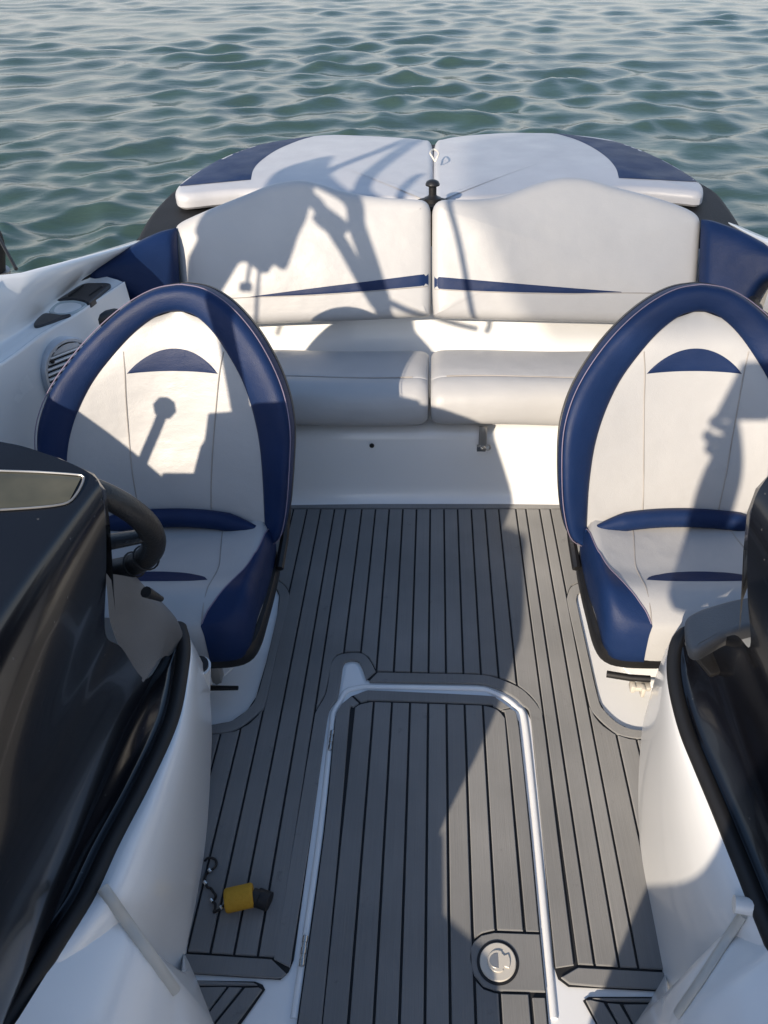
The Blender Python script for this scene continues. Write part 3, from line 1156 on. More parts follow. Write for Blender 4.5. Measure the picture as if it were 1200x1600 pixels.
# ================================================================== DECK MATS
PITCH = 0.0465
X0 = -0.0212
GAP = 0.0056
ZB, ZT = 0.0035, 0.0095
T_line = FL([(489, 1130), (493, 1111), (499, 1100), (508, 1085), (513, 1060), (517.5, 1036), (525, 1025), (540, 1019), (562.5, 1019), (577.5, 1029), (589, 1049), (660, 1051), (742.5, 1053), (772.5, 1057), (795, 1064), (810, 1072), (829, 1087), (844, 1106), (851, 1130)])
yR = F(660, 795)[1]


def fcurve(pts):
    pts = sorted(pts)
    x = [p[0] for p in pts]
    y = [p[1] for p in pts]
    return lambda q: float(np.interp(q, x, y))


Tf = fcurve(T_line)
xHL, xHR = T_line[0][0], T_line[-1][0]
cfl = fcurve(FL([(417, 1097), (407, 1113), (390, 1130), (367, 1142), (330, 1147), (250, 1147)]))
crl = fcurve(FL([(452, 926), (447, 917), (430, 903), (330, 903)]))
cfr = fcurve(FL([(919.5, 1101), (927, 1116), (939, 1131), (960, 1146), (984, 1153.5), (1002, 1155), (1080, 1155)]))
crr = fcurve(FL([(886, 930), (892, 916), (906, 909), (1000, 909)]))
xCL = F(433, 1010)[0]
xCR = F(903, 1020)[0]
botL = fcurve(FL([(250, 1486), (426, 1497)]))
botR = fcurve(FL([(899.6, 1508.5), (1040, 1517)]))

mat_thing = thing('deck_mat', 'grey foam deck mat with black joint lines covering the cockpit floor', 'deck mat', (0, 1.5, 0))
cut_l = FL([(431, 920), (436, 931), (433, 962), (416, 1034), (400, 1089), (386, 1110), (361, 1127), (328, 1133)], 0.004)
cut_r = FL([(914, 921), (906, 924), (901, 931), (901.5, 944), (936, 1094), (946, 1113), (965, 1130), (984, 1139), (1007, 1142)], 0.004)
in_line = FL([(451, 1519), (459, 1500), (487, 1300), (510, 1130), (515.5, 1107), (527, 1090), (532, 1066), (535, 1038), (543, 1031.5), (557, 1031.5), (564.5, 1038), (572, 1061), (579, 1064.5), (742.5, 1067.5), (766, 1071.5), (797, 1085), (818, 1102.5), (829.5, 1125), (846.5, 1300), (865, 1510)], 0.004)
xl, xr = -0.74, 0.72
outer = [(xl, yR + 0.013), (xl, F(250, 1519)[1])] + FL([(300, 1522), (438, 1531)], 0.004) + in_line + FL([(872, 1530), (888, 1542), (1025, 1549)], 0.004) + [(xr, F(1040, 1549)[1]), (xr, yR + 0.013)]
holeL = cut_l + [(xl + 0.02, cut_l[-1][1]), (xl + 0.02, cut_l[0][1])]
holeR = cut_r + [(xr - 0.02, cut_r[-1][1]), (xr - 0.02, cut_r[0][1])]


def sheet(polys, z):
    pv = [[Vector((p[0], p[1], 0)) for p in q] for q in polys]
    tr = tessellate_polygon(pv)
    v = [Vector((p.x, p.y, z)) for q in pv for p in q]
    f = []
    for t in tr:
        a, b_, c_ = [v[i] for i in t]
        if (b_.x - a.x) * (c_.y - a.y) - (b_.y - a.y) * (c_.x - a.x) < 0:
            t = (t[0], t[2], t[1])
        f.append(tuple(t))
    return v, f


add('backing', sheet([outer, holeL, holeR], ZB), M['groove'], mat_thing)


def plank(poly, parent, z0=ZB, z1=ZT):
    pf = prism(poly, z0 - 0.002, z1)
    if pf:
        o = obj('plank', mesh('plank', pf[0], pf[1], smooth=False), M['eva'], parent)
        return o


def strips(parent, intervals, xa, xb, extra_breaks=()):
    k0 = math.floor((xa - X0) / PITCH)
    k1 = math.ceil((xb - X0) / PITCH)
    lines = [X0 + PITCH * k for k in range(k0, k1 + 1)]
    lines = [max(xa, min(xb, q)) for q in lines] + list(extra_breaks)
    brk = sorted(set([round(xa, 5), round(xb, 5)] + [round(q, 5) for q in extra_breaks]))
    lines = sorted(set([round(q, 5) for q in lines if min(abs(q - w) for w in brk) > 0.021] + brk))
    for a, b_ in zip(lines[:-1], lines[1:]):
        if b_ - a < 0.012:
            continue
        xs_ = np.linspace(a + GAP / 2, b_ - GAP / 2, 7)
        for lo, hi in intervals((a + b_) / 2):
            L = [(x, lo(x)) for x in xs_]
            H_ = [(x, hi(x)) for x in xs_]
            # straight ends need only two points
            if abs((L[0][1] + L[-1][1]) / 2 - L[3][1]) < 4e-4:
                L = [L[0], L[-1]]
            if abs((H_[0][1] + H_[-1][1]) / 2 - H_[3][1]) < 4e-4:
                H_ = [H_[0], H_[-1]]
            if min(h[1] for h in H_) - max(l[1] for l in L) < 0.004:
                # keep only the part where the strip is open
                q = [(x, lo(x), hi(x)) for x in np.linspace(a + GAP / 2, b_ - GAP / 2, 15) if hi(x) - lo(x) > 0.003]
                if len(q) < 3:
                    continue
                L = [(x, l) for x, l, h in q]
                H_ = [(x, h) for x, l, h in q]
            plank(L + H_[::-1], parent)


g2 = GAP / 2
def iv_main(x):
    R_ = lambda q: yR - g2
    if x < xCL:
        return [(lambda q: botL(q) + g2, lambda q: cfl(q) - g2), (lambda q: crl(q) + g2, R_)]
    if x < xHL:
        return [(lambda q: botL(q) + g2, R_)]
    if x < xHR:
        return [(lambda q: Tf(q) + g2, R_)]
    if x < xCR:
        return [(lambda q: botR(q) + g2, R_)]
    return [(lambda q: botR(q) + g2, lambda q: cfr(q) - g2), (lambda q: crr(q) + g2, R_)]


strips(mat_thing, iv_main, -0.70, 0.68, (xCL, xHL, xHR, xCR))


def ribbon(A, B, parent, n=40, name='border_strip', ka=0.0, kb=1.0, z0=ZB, z1=ZT, mat='eva', sm=6, cut=(0.0, 1.0)):
    """piece between two outlines in plan"""
    a = resample([(p.x, p.y) for p in cr([Vector(p) for p in A], sm)], n)
    b_ = resample([(p.x, p.y) for p in cr([Vector(p) for p in B], sm)], n)
    i0, i1 = int(cut[0] * (n - 1)), int(cut[1] * (n - 1)) + 1
    w = np.linalg.norm(b_ - a, axis=1)[:, None]
    d = (b_ - a) / np.maximum(w, 1e-6)
    a2 = a + d * 0.0032
    b2 = b_ - d * 0.0032
    v, f = [], []
    bev = 0.0015
    for (p, z) in ((a2, z0 - 0.002), (a2, z1 - bev), (a2 + d * bev, z1), (b2 - d * bev, z1), (b2, z1 - bev), (b2, z0 - 0.002)):
        v += [Vector((p[i][0], p[i][1], z)) for i in range(i0, i1)]
    m_ = i1 - i0
    f = grid_faces(6, m_)
    if area2([a2[i0], b2[i0], b2[i1 - 1], a2[i1 - 1]]) > 0:
        f = [q[::-1] for q in f]
    f.append(tuple(r * m_ for r in range(6)))
    f.append(tuple(r * m_ + m_ - 1 for r in range(6))[::-1])
    return obj(name, mesh(name, v, f, smooth=False), M[mat], parent)


# rear strip along the bulkhead
ribbon([(-0.70, yR), (0.0, yR), (0.68, yR)], [(-0.70, yR + 0.030), (0.0, yR + 0.030), (0.68, yR + 0.030)], mat_thing)
# seat cut-outs
ribbon(FL([(431, 918), (434.5, 926), (436, 934), (432, 960), (415, 1033), (399, 1088), (385, 1108), (361, 1125), (328, 1131), (280, 1131)]),
       FL([(430, 903), (446, 915), (453, 929), (450, 950), (434, 1020), (417, 1097), (407, 1113), (367, 1142), (330, 1147.5), (280, 1147.5)]), mat_thing, 60)
ribbon(FL([(913, 923), (905, 927), (902, 935), (902.5, 944), (920, 1020), (937, 1093), (947, 1111), (965, 1128), (984, 1137), (1006, 1140), (1070, 1140)]),
       FL([(906, 909), (892, 916), (886, 929), (886, 943), (902, 1018), (919.5, 1101), (927, 1116), (960, 1146), (984, 1153.5), (1003, 1155), (1070, 1155)]), mat_thing, 60)
# round the hatch: left piece with the finger-pocket loop, and the rest
ribbon(FL([(455, 1512), (487.5, 1300), (511, 1130), (516.5, 1108), (528, 1091), (533, 1066), (536, 1040), (543.5, 1033), (555.5, 1033), (563, 1039.5), (571, 1062.5)]),
       FL([(426, 1497), (460, 1300), (489, 1130), (493, 1111), (508, 1085), (513, 1060), (517.5, 1036), (530, 1022), (562.5, 1019), (577.5, 1029), (588, 1048)]), mat_thing, 110)
ribbon(FL([(576, 1066), (660, 1067.5), (742.5, 1069), (766, 1073), (796, 1086), (816.5, 1103.5), (828, 1126), (845, 1300), (866, 1512)]),
       FL([(592, 1049.5), (660, 1051), (742.5, 1053), (772.5, 1057), (810, 1072), (829, 1087), (844, 1106), (851, 1130), (872.5, 1300), (899, 1507)]), mat_thing, 110)
# front strips, mitred
for poly in ([(250, 1488), (424, 1499), (447, 1521), (440, 1527), (432, 1528), (250, 1517)],
             [(903, 1512), (1045, 1520), (1045, 1546), (937, 1541), (890, 1537), (877, 1527)]):
    plank(FL(poly), mat_thing)

# --- hatch lid
lid = thing('floor_hatch', 'grey planked floor hatch with round latch between the consoles', 'hatch', (F(650, 1450)[0], 0.6, 0))
yN = 0.30
def ext(p, q):
    """carry a photo edge on toward the bow"""
    a, b_ = F(*p), F(*q)
    k = (yN - b_[1]) / (b_[1] - a[1])
    return (b_[0] + (b_[0] - a[0]) * k, yN)
lidL = [(505, 1300), (463, 1600)]
lidR = [(830, 1300), (858, 1600)]
lid_out = [ext(*lidL)] + FL([(463, 1600), (505, 1300), (521.5, 1130), (526, 1111), (534, 1098), (549, 1086), (570, 1078.5), (589, 1077.5), (757.5, 1085.5), (780, 1092), (800, 1107), (811, 1126), (830, 1300), (858, 1600)]) + [ext(*lidR)]
add('backing', sheet([lid_out], ZB), M['groove'], lid)
# borders of the lid
lo = FL([(463, 1600), (505, 1300), (521.5, 1130), (526, 1111), (533, 1099), (548, 1087.5)])
li = FL([(505, 1600), (533, 1300), (548, 1115), (551, 1108), (556, 1103.5), (561.5, 1100)])
ribbon([ext(*lidL)] + lo, [(li[0][0], yN)] + li, lid, 60)
ribbon(FL([(552, 1085.5), (570, 1078.5), (589, 1077.5), (757.5, 1085.5), (779, 1091.5), (798, 1105)]), FL([(565, 1098), (575, 1096), (590, 1095.5), (754, 1101), (769, 1104.5), (780.5, 1109.5)]), lid, 50)
ro = FL([(800, 1108), (811, 1126), (830, 1300), (858, 1600)]) + [ext(*lidR)]
ri = FL([(782, 1111), (788.5, 1122), (806, 1300), (833, 1600)]) + [(F(833, 1600)[0] + 0.004, yN)]
lidtop = fcurve(FL([(548, 1118), (553, 1106), (562, 1099.5), (581, 1095.5), (754, 1101), (769, 1104.5), (780, 1109), (788, 1121)]))
xa_, xb_ = F(533, 1300)[0], F(806, 1300)[0]
# latch plate
ptop = FL([(731, 1493), (733, 1482), (739, 1470), (751, 1460), (772, 1455), (845, 1458)])
pbot = FL([(731, 1496), (733, 1508), (739, 1525), (754, 1543), (775, 1550), (853, 1552)])
Uf, Lf = fcurve(ptop), fcurve(pbot)
xP = ptop[0][0]
def iv_lid(x):
    top = lambda q: lidtop(q) - g2
    bot = lambda q: yN
    if x > xP - 0.004:
        return [(bot, lambda q: Lf(q) - g2), (lambda q: Uf(q) + g2, top)]
    return [(bot, top)]
strips(lid, iv_lid, xa_, xb_)
# right border is interrupted by the plate
nR = 80
a = np.array(resample([(p.x, p.y) for p in cr([Vector(p) for p in ro], 6)], nR))
b_ = np.array(resample([(p.x, p.y) for p in cr([Vector(p) for p in ri], 6)], nR))
yu, yl = F(845, 1458)[1], F(853, 1552)[1]
iu = max(i for i in range(nR) if min(a[i][1], b_[i][1]) > yu + g2)
il = min(i for i in range(nR) if max(a[i][1], b_[i][1]) < yl - g2)
ribbon(list(map(tuple, a[:iu + 1])), list(map(tuple, b_[:iu + 1])), lid, 40, sm=1)
ribbon(list(map(tuple, a[il:])), list(map(tuple, b_[il:])), lid, 20, sm=1)
pl_poly = FL([(843, 1460), (772, 1457.5), (752, 1462), (741, 1471.5), (735, 1483), (733.5, 1494), (735, 1507), (741, 1523), (755, 1540.5), (775, 1547.5), (852, 1549.5)])
pf = prism(pl_poly, ZB - 0.002, ZT)
obj('latch_plate', mesh('latch_plate', pf[0], pf[1], smooth=False), M['eva'], lid)
lc = P(778, 1503, z=0.012)
latch = add('latch', lathe([(0.0405, ZT - 0.001), (0.0405, ZT + 0.0012), (0.036, ZT + 0.0012)], 40, (lc.x, lc.y, 0)), M['rubber'], lid)
add('latch_disc', lathe([(0.0350, ZT), (0.0350, ZT + 0.003), (0.0335, ZT + 0.0045), (0.001, ZT + 0.0048)], 40, (lc.x, lc.y, 0)), M['cream_plastic'], latch)
# lift ring: bulb with a three-lobed grip
gp = []
for k in range(60):
    an = 2 * math.pi * k / 60
    if abs(an) < 0.55 or an > 2 * math.pi - 0.55:
        r_ = 0.0245
    else:
        r_ = 0.019 + 0.0 * math.cos(an)
    if 0.55 < an < 0.95 or 2 * math.pi - 0.95 < an < 2 * math.pi - 0.55:
        r_ = 0.0165
    gp.append((lc.x - 0.001 + r_ * math.cos(an), lc.y + r_ * math.sin(an) * 1.05))
pf = prism(gp, ZT + 0.0035, ZT + 0.0075, 0.001)
obj('lift_ring', mesh('lift_ring', pf[0], pf[1]), M['cream_plastic'], latch)
gp = [(lc.x - 0.003 + (0.0135 * math.cos(q) if math.cos(q) < 0.25 else 0.0035), lc.y + 0.0135 * math.sin(q)) for q in np.linspace(0, 2 * math.pi, 40)[:-1]]
pf = prism(gp, ZT + 0.004, ZT + 0.0085, 0.0006)
obj('thumb_pad', mesh('thumb_pad', pf[0], pf[1]), M['alu'], latch)
# hinges on the left edge
for (pa, pb_) in (((519.5, 1142), (515.5, 1172)), ((477.5, 1462), (471, 1510))):
    p, q = P(*pa, z=0.010), P(*pb_, z=0.010)
    add('hinge', tube([p, q], 0.0042, 10), M['chrome'], lid)
    for k in (0.12, 0.5, 0.88):
        w = p.lerp(q, k)
        add('knuckle', tube([w + (q - p).normalized() * 0.006, w - (q - p).normalized() * 0.006], 0.0055, 10), M['chrome'], lid)

# white moulded lip round the hatch opening
lipA = FL([(459, 1590), (500, 1300), (518, 1132), (521, 1111), (531, 1094), (541, 1078), (566, 1072), (590, 1071.5), (742, 1074), (764, 1078), (791, 1090), (810, 1106), (820.5, 1127), (838.5, 1300), (866, 1590)], 0.006)
n_ = 160
q = resample([(p.x, p.y) for p in cr([Vector(p) for p in lipA], 6)], n_)
add('hatch_rim', tube([Vector((a_, b2, 0.001)) for a_, b2 in q], 0.0075, 10, flat=0.75), M['gelcoat'], boat)
# finger pocket (white, dished) at the corner of the hatch
pk = FL([(541, 1041), (547, 1036.5), (555, 1037), (561, 1044), (568, 1064), (574, 1070), (545, 1080), (532, 1092), (536, 1068)], 0.004)
v, f = sheet([pk], 0.0032)
add('finger_pocket', (v, f), M['gelcoat'], boat)

# --- step mats by the bow walkway
def step_mat(label, polys, back):
    t = thing('step_mat', label, 'deck mat', (F(*back[0])[0], F(*back[0])[1], 0), 'small corner mats')
    add('backing', sheet([FL(back)], ZB), M['groove'], t)
    for q in polys:
        plank(FL(q), t)
step_mat('small grey corner mat beside the console with the steering wheel',
         [[(300, 1532), (396, 1535.5), (402, 1539), (300, 1539.5)],
          [(303, 1543), (353, 1542), (331, 1571), (318, 1590), (303, 1580)],
          [(358, 1542.5), (377, 1543), (341, 1588), (322, 1612), (318, 1595), (334, 1573)],
          [(383, 1543.5), (404, 1543), (409, 1546), (360, 1612), (330, 1650), (326, 1615), (345, 1590)]],
         [(296, 1530), (398, 1532), (410, 1537), (414, 1545), (364, 1616), (330, 1660), (296, 1660)])
step_mat('small grey corner mat beside the console with the passenger seat',
         [[(926, 1560), (1020, 1560), (1020, 1565.5), (950, 1563.5)],
          [(916, 1563), (922, 1562), (943, 1567), (964, 1602), (985, 1640), (955, 1640), (934, 1598)],
          [(950, 1567.5), (968, 1569), (988, 1604), (1005, 1640), (989, 1640), (968, 1602)],
          [(975, 1569.5), (1020, 1569.5), (1020, 1640), (1010, 1640), (992, 1602)]],
         [(911, 1562), (920, 1556), (1024, 1556), (1024, 1650), (950, 1650), (930, 1596)])

# ================================================================== CONSOLES
def console_side(T, B, name, label, sg):
    t = thing(name, label, 'console', (sg * 0.7, 0.7, 0))
    return t


TL = [(-60, 1720), (25, 1587), (83, 1496), (137.5, 1412), (158, 1371), (183, 1317), (233, 1221), (275, 1125), (291, 1042), (293, 1003), (287, 978)]
BL = [(284, 1580), (292, 1492), (304, 1430), (318, 1350), (326, 1260), (330, 1180), (331, 1140), (328, 1090), (324, 1050)]
TR = [(1290, 1670), (1200, 1470), (1151, 1350), (1119, 1271), (1091, 1204), (1068, 1147), (1054, 1097), (1047, 1057), (1047, 1026), (1053, 1000), (1064, 986)]
BR = [(1050, 1600), (1036, 1528), (1020, 1440), (1003, 1350), (998, 1280), (998, 1209), (1003.5, 1139), (1012, 1102), (1024.5, 1057), (1040, 1015)]
ZE = 0.42


def wall_patch(T, B, sg, Bz):
    t3 = [P(a, b_, z=ZE) for a, b_ in T]
    b3 = [P(a, b_, z=z) for (a, b_), z in zip(B, Bz)]
    n = 50
    ta = [Vector(p) for p in resample(cr(t3, 8), n)]
    ba = [Vector(p) for p in resample(cr(b3, 8), n)]
    rows = []
    for k in np.linspace(0, 1, 14):
        row = []
        for i in range(n):
            p = ta[i].lerp(ba[i], k)
            bul = 0.022 * math.sin(math.pi * k) * math.sin(math.pi * min(1, 0.25 + i / n * 0.75))
            e_ = i / (n - 1)
            q_ = min(1.0, e_ / 0.34)
            tt = (0.078 if sg < 0 else 0.055) * math.sin(math.pi * k ** 0.8) * (q_ * q_ * (3 - 2 * q_)) * (1.0 - 0.55 * max(0, e_ - 0.5) / 0.5)
            row.append(p + (ORG - p) * tt)
        rows.append(row)
    return rows, ta, ba


conL = thing('helm_console', 'glossy black topped white helm console with the steering wheel', 'console', (-0.7, 0.7, 0))
conR = thing('passenger_console', 'glossy black topped white passenger console without a wheel', 'console', (0.7, 0.7, 0))
zl = [0.0, 0.0, 0.0, 0.0, 0.02, 0.07, 0.11, 0.18, 0.25]
rows, taL, baL = wall_patch(TL, BL, -1, zl)
v, f = loft(rows, flip=False)
add('side_wall', (v, f), M['gelcoat'], conL, sharp=0)
zr = [0.0, 0.0, 0.0, 0.0, 0.02, 0.06, 0.11, 0.17, 0.25, 0.34]
rows, taR, baR = wall_patch(TR, BR, 1, zr)
v, f = loft(rows, flip=True)
add('side_wall', (v, f), M['gelcoat'], conR, sharp=0)

# aft closing faces of the consoles (white, below the dash, mostly hidden)
for con, ta, ba, sg in ((conL, taL, baL, -1), (conR, taR, baR, 1)):
    rows = []
    for k in np.linspace(0, 1, 8):
        p = ta[-1].lerp(ba[-1], k)
        rows.append([p, p + Vector((sg * 0.06, 0.02, 0)), p + Vector((sg * 0.3, 0.03, 0)), Vector((sg * 1.0, p.y + 0.02, p.z))])
    p = ba[-1]
    rows.append([Vector((q.x + sg * 0.10, q.y - 0.12, max(0.0, q.z * 0.5))) for q in rows[-1]])
    v, f = loft(rows)
    add('aft_face', (v, f), M['gelcoat'], con, sharp=0)

# black edge strip and dash hood
def hood(ta, sg, con, aft, near, mids):
    """rails run from the bow end to the aft end"""
    n = len(ta)
    R0 = [p + Vector((0, 0, 0.0)) for p in ta]
    def off(dx, dz):
        return [p + Vector((sg * dx, 0, dz)) for p in ta]
    rl = [off(-0.004, -0.012), off(-0.006, 0.004), off(0.004, 0.014), off(0.016, 0.012), off(0.022, 0.004)]
    v, f = rails(rl, n=60, sub=4, flip=(sg < 0))
    add('edge_strip', (v, f), M['rubber'], con, sharp=0)
    r = [off(0.020, 0.004), off(0.034, 0.010)[:-7] + [mids[0]]]
    for (nx, ny, nz), (ax, ay, az), (mx, my, mz) in zip(near, aft, [None] * 0 or [tuple((a + b_) / 2 for a, b_ in zip(q, w)) for q, w in zip(near, aft)]):
        r.append([Vector((nx, ny, nz)), Vector((nx * .67 + ax * .33, ny * .67 + ay * .33, nz * .6 + az * .4)), Vector((nx * .33 + ax * .67, ny * .33 + ay * .67, nz * .25 + az * .75)), Vector((ax, ay, az))])
    v, f = rails(r, n=60, sub=6, flip=(sg < 0))
    o = add('dash_hood', (v, f), M['black_gel'], con, sharp=0)
    return v, f


aftL = [P(165, 990, Y=0.86), P(166, 900, Y=0.87), P(165, 820, Y=0.885), P(158, 765, Y=0.90), P(140, 739, Y=0.915), P(80, 712, Y=0.93), P(0, 690, Y=0.935), P(-160, 675, Y=0.93), P(-420, 690, Y=0.90)]
nearL = [Vector((-0.56, 0.20, 0.665)), Vector((-0.60, 0.20, 0.70)), Vector((-0.64, 0.20, 0.74)), Vector((-0.68, 0.20, 0.77)), Vector((-0.72, 0.2, 0.79)), Vector((-0.78, 0.2, 0.84)), Vector((-0.86, 0.2, 0.90)), Vector((-0.96, 0.2, 0.95)), Vector((-1.06, 0.2, 0.90))]
midL = [P(274, 992, z=0.445), P(256, 1023, z=0.47), P(227, 1061, z=0.50), P(190, 1012, Y=0.885)]
hv, hf = hood(taL, -1, conL, midL[1:] + aftL, [Vector((-0.575, 0.20, 0.455)), Vector((-0.565, 0.20, 0.52)), Vector((-0.56, 0.20, 0.60))] + nearL, midL)
hbL = BVHTree.FromPolygons(hv, hf)
# aft face of the hood, black
rows = [[p for p in aftL[2:]], [p + Vector((0.0, 0.012, -0.01)) for p in aftL[2:]], [Vector((p.x - 0.02, p.y - 0.02, p.z - 0.16)) for p in aftL[2:]]]
add('hood_lip', loft(rows), M['black_gel'], conL, sharp=60)
add('dash_light_block', box((-0.87, 0.86, 0.62), (0.46, 0.02, 0.5), None, 0.004), M['plastic'], conL)  # hidden box added inside the dash to keep sun off the seat

aftR = [P(1172, 1010, Y=0.84), P(1168, 930, Y=0.855), P(1168, 860, Y=0.87), P(1174, 800, Y=0.885), P(1188, 762, Y=0.90), P(1220, 728, Y=0.915), P(1300, 700, Y=0.93), P(1460, 680, Y=0.93), P(1700, 690, Y=0.90)]
nearR = [Vector((-p.x - 0.02, p.y, p.z)) for p in nearL]
midR = [P(1070, 1006, z=0.445), P(1084, 1013, z=0.47), P(1110, 1006, z=0.51), P(1148, 992, Y=0.92)]
hv, hf = hood(taR, 1, conR, midR[1:] + aftR, [Vector((0.555, 0.20, 0.455)), Vector((0.545, 0.20, 0.52)), Vector((0.54, 0.20, 0.60))] + nearR, midR)
rows = [[p for p in aftR[2:]], [p + Vector((0.0, 0.012, -0.01)) for p in aftR[2:]], [Vector((p.x + 0.02, p.y - 0.02, p.z - 0.16)) for p in aftR[2:]]]
add('hood_lip', loft(rows), M['black_gel'], conR, sharp=60)
add('dash_light_block', box((0.87, 0.86, 0.62), (0.46, 0.02, 0.5), None, 0.004), M['plastic'], conR)  # matching hidden box added on the passenger side

# olive display glass in the top of the helm hood
v, f = drape(hbL, [(-60, 736), (0, 738), (60, 740), (128, 745.5)], [(-60, 799), (0, 797), (60, 792), (108, 784)], 26, 10, off=0.0025, sm=4)
add('display_glass', (v, f), M['olive'], conL, sharp=0)
v, f = drape_line(hbL, [(-60, 735), (0, 737), (60, 739), (124, 743.5), (131, 748), (124, 766), (110, 784), (92, 790), (60, 794), (0, 798), (-60, 800)], 60, 0.0016, off=0.0022)
add('display_trim', (v, f), M['alu'], conL)

# grey dash panels at the aft end
def dash_panel(pts, Yc, nrm, con, dome):
    p0 = P(*pts[0], Y=Yc)
    o3 = [P(a, b_, pl=(p0, Vector(nrm).normalized())) for a, b_ in pts]
    cu = Cushion(o3, p0, nrm, 0.03, 0.010, 0.0, N=90, smooth=5)
    add('dash_panel', (cu.v, cu.f), M['grey_panel'], con, sharp=0)
    return cu
c1 = [P(164, 896, Y=0.89), P(168, 930, Y=0.89), P(172, 970, Y=0.895), P(186, 1010, Y=0.90), P(206, 1046, Y=0.905), P(224, 1066, Y=0.91)]
c2 = [P(184, 898, Y=0.94), P(194, 930, Y=0.945), P(206, 968, Y=0.95), P(220, 1003, Y=0.95), P(232, 1030, Y=0.95), P(238, 1046, Y=0.945)]
c3 = [P(206, 902, Y=0.99), P(224, 926, Y=1.0), P(244, 950, Y=1.01), P(256, 976, Y=1.01), P(256, 1004, Y=1.0), P(250, 1028, Y=0.98)]
c4 = [P(214, 903, Y=1.03), P(236, 926, Y=1.05), P(260, 948, Y=1.06), P(277, 974, Y=1.06), P(268, 1002, Y=1.04), P(254, 1030, Y=1.0)]
c5 = [q + Vector((-0.01, 0.03, -0.06)) for q in c4]
add('dash_panel', rails([c1, c2, c3, c4, c5], n=40, sub=6), M['grey_panel'], conL, sharp=0)
dash_panel([(1070, 968), (1090, 952), (1120, 942), (1150, 934), (1200, 926), (1260, 920), (1260, 985), (1200, 975), (1165, 980), (1130, 992), (1105, 1006), (1088, 1014), (1074, 1006)], 1.0, (-0.2, 0.1, 0.97), conR, 0.012)
# small black hatch lid in the right dash
dk = P(1125, 1015, z=0.64)
add('dash_pocket', box(P(1110, 1030, z=0.50), (0.05, 0.07, 0.012), Matrix.Rotation(0.35, 3, 'Z'), 0.004), M['plastic'], conR)
# black key switch on the left dash panel
add('switch', tube([P(228, 925, Y=0.93), P(252, 936, Y=0.955)], 0.010, 10, rfun=lambda q: 1 - 0.5 * q), M['plastic'], conL)

# seam strips and the lower bulkhead by the walkway
# bow bulkheads (white) in front of the consoles
for sg, foot, top, tz_, con in ((-1, [(286, 1483), (296, 1503), (312, 1540), (336, 1602), (352, 1660), (362, 1760)], [(287, 1486), (277, 1553), (216, 1468), (158, 1385), (30, 1590), (-60, 1720)], [0.002, 0.09, 0.245, 0.39, 0.435, 0.435], conL),
                           (1, [(1040, 1518), (1034, 1530), (1014, 1566), (990, 1602), (968, 1660), (955, 1760)], [(1039, 1520), (1056, 1592), (1098, 1534), (1166, 1422), (1210, 1492), (1290, 1670)], [0.002, 0.08, 0.185, 0.36, 0.43, 0.435], conR)):
    ft = [P(a, b_, z=0.0) for a, b_ in foot]
    tp = [P(a, b_, z=z_) for (a, b_), z_ in zip(top, tz_)]
    fa, tb = [], []
    for i in range(len(ft) - 1):
        for k in np.linspace(0, 1, 7)[:-1]:
            fa.append(ft[i].lerp(ft[i + 1], k))
            tb.append(tp[i].lerp(tp[i + 1], k))
    fa.append(ft[-1])
    tb.append(tp[-1])
    n = len(fa)
    rows = []
    for k in np.linspace(0, 1, 10):
        rows.append([fa[i].lerp(tb[i], k) + (ORG - fa[i].lerp(tb[i], k)) * (0.07 * math.sin(math.pi * k) * min(1.0, i / 8.0)) for i in range(n)])
    v, f = loft(rows)
    add('bow_bulkhead', (v, f), M['gelcoat'], con, sharp=50)

# beige door seals lying in the joint between console wall and bulkhead
def console_bvh(con):
    V, Fc = [], []
    for ch in con.children:
        if ch.name.split('.')[0] in ('side_wall', 'bow_bulkhead'):
            k = len(V)
            V += [w.co.copy() for w in ch.data.vertices]
            Fc += [tuple(i + k for i in q.vertices) for q in ch.data.polygons]
    return BVHTree.FromPolygons(V, Fc)


for con, line in ((conL, [(161, 1388), (195, 1438), (240, 1502), (273, 1549)]), (conR, [(1163, 1428), (1140, 1464), (1097, 1532), (1060, 1586)])):
    bv_ = console_bvh(con)
    q_ = resample([(p.x, p.y) for p in cr([Vector(w) for w in line], 8)], 26)
    pts = [hit(bv_, w[0], w[1], 0.002) for w in q_]
    # smooth over the step at the joint
    for _ in range(6):
        pts = [pts[0]] + [(pts[k - 1] + pts[k] * 2 + pts[k + 1]) / 4 for k in range(1, len(pts) - 1)] + [pts[-1]]
    pts = [w + (ORG - w).normalized() * 0.004 for w in pts]
    add('door_seal', tube(pts, 0.0085, 10, flat=0.7), M['beige_strip'], con)
    if con is conR:
        add('door_catch', tube([pts[0] + Vector((-0.012, 0.012, 0.006)), pts[0] + Vector((0.03, 0.004, 0.006))], 0.013, 14), M['gelcoat'], con)

# white nub with black cap at the aft end of the helm console wall
a, b_ = P(312, 1040, z=0.30), P(322, 1110, z=0.08)
add('hinge_post', tube([a, a.lerp(b_, 0.3), a.lerp(b_, 0.7), b_], 0.024, 16, rfun=lambda q: 1.0 - 0.9 * q ** 1.6), M['gelcoat'], conL)
add('hinge_cap', tube([a + (a - b_).normalized() * 0.010, a + (b_ - a).normalized() * 0.004], 0.019, 16), M['rubber'], conL)

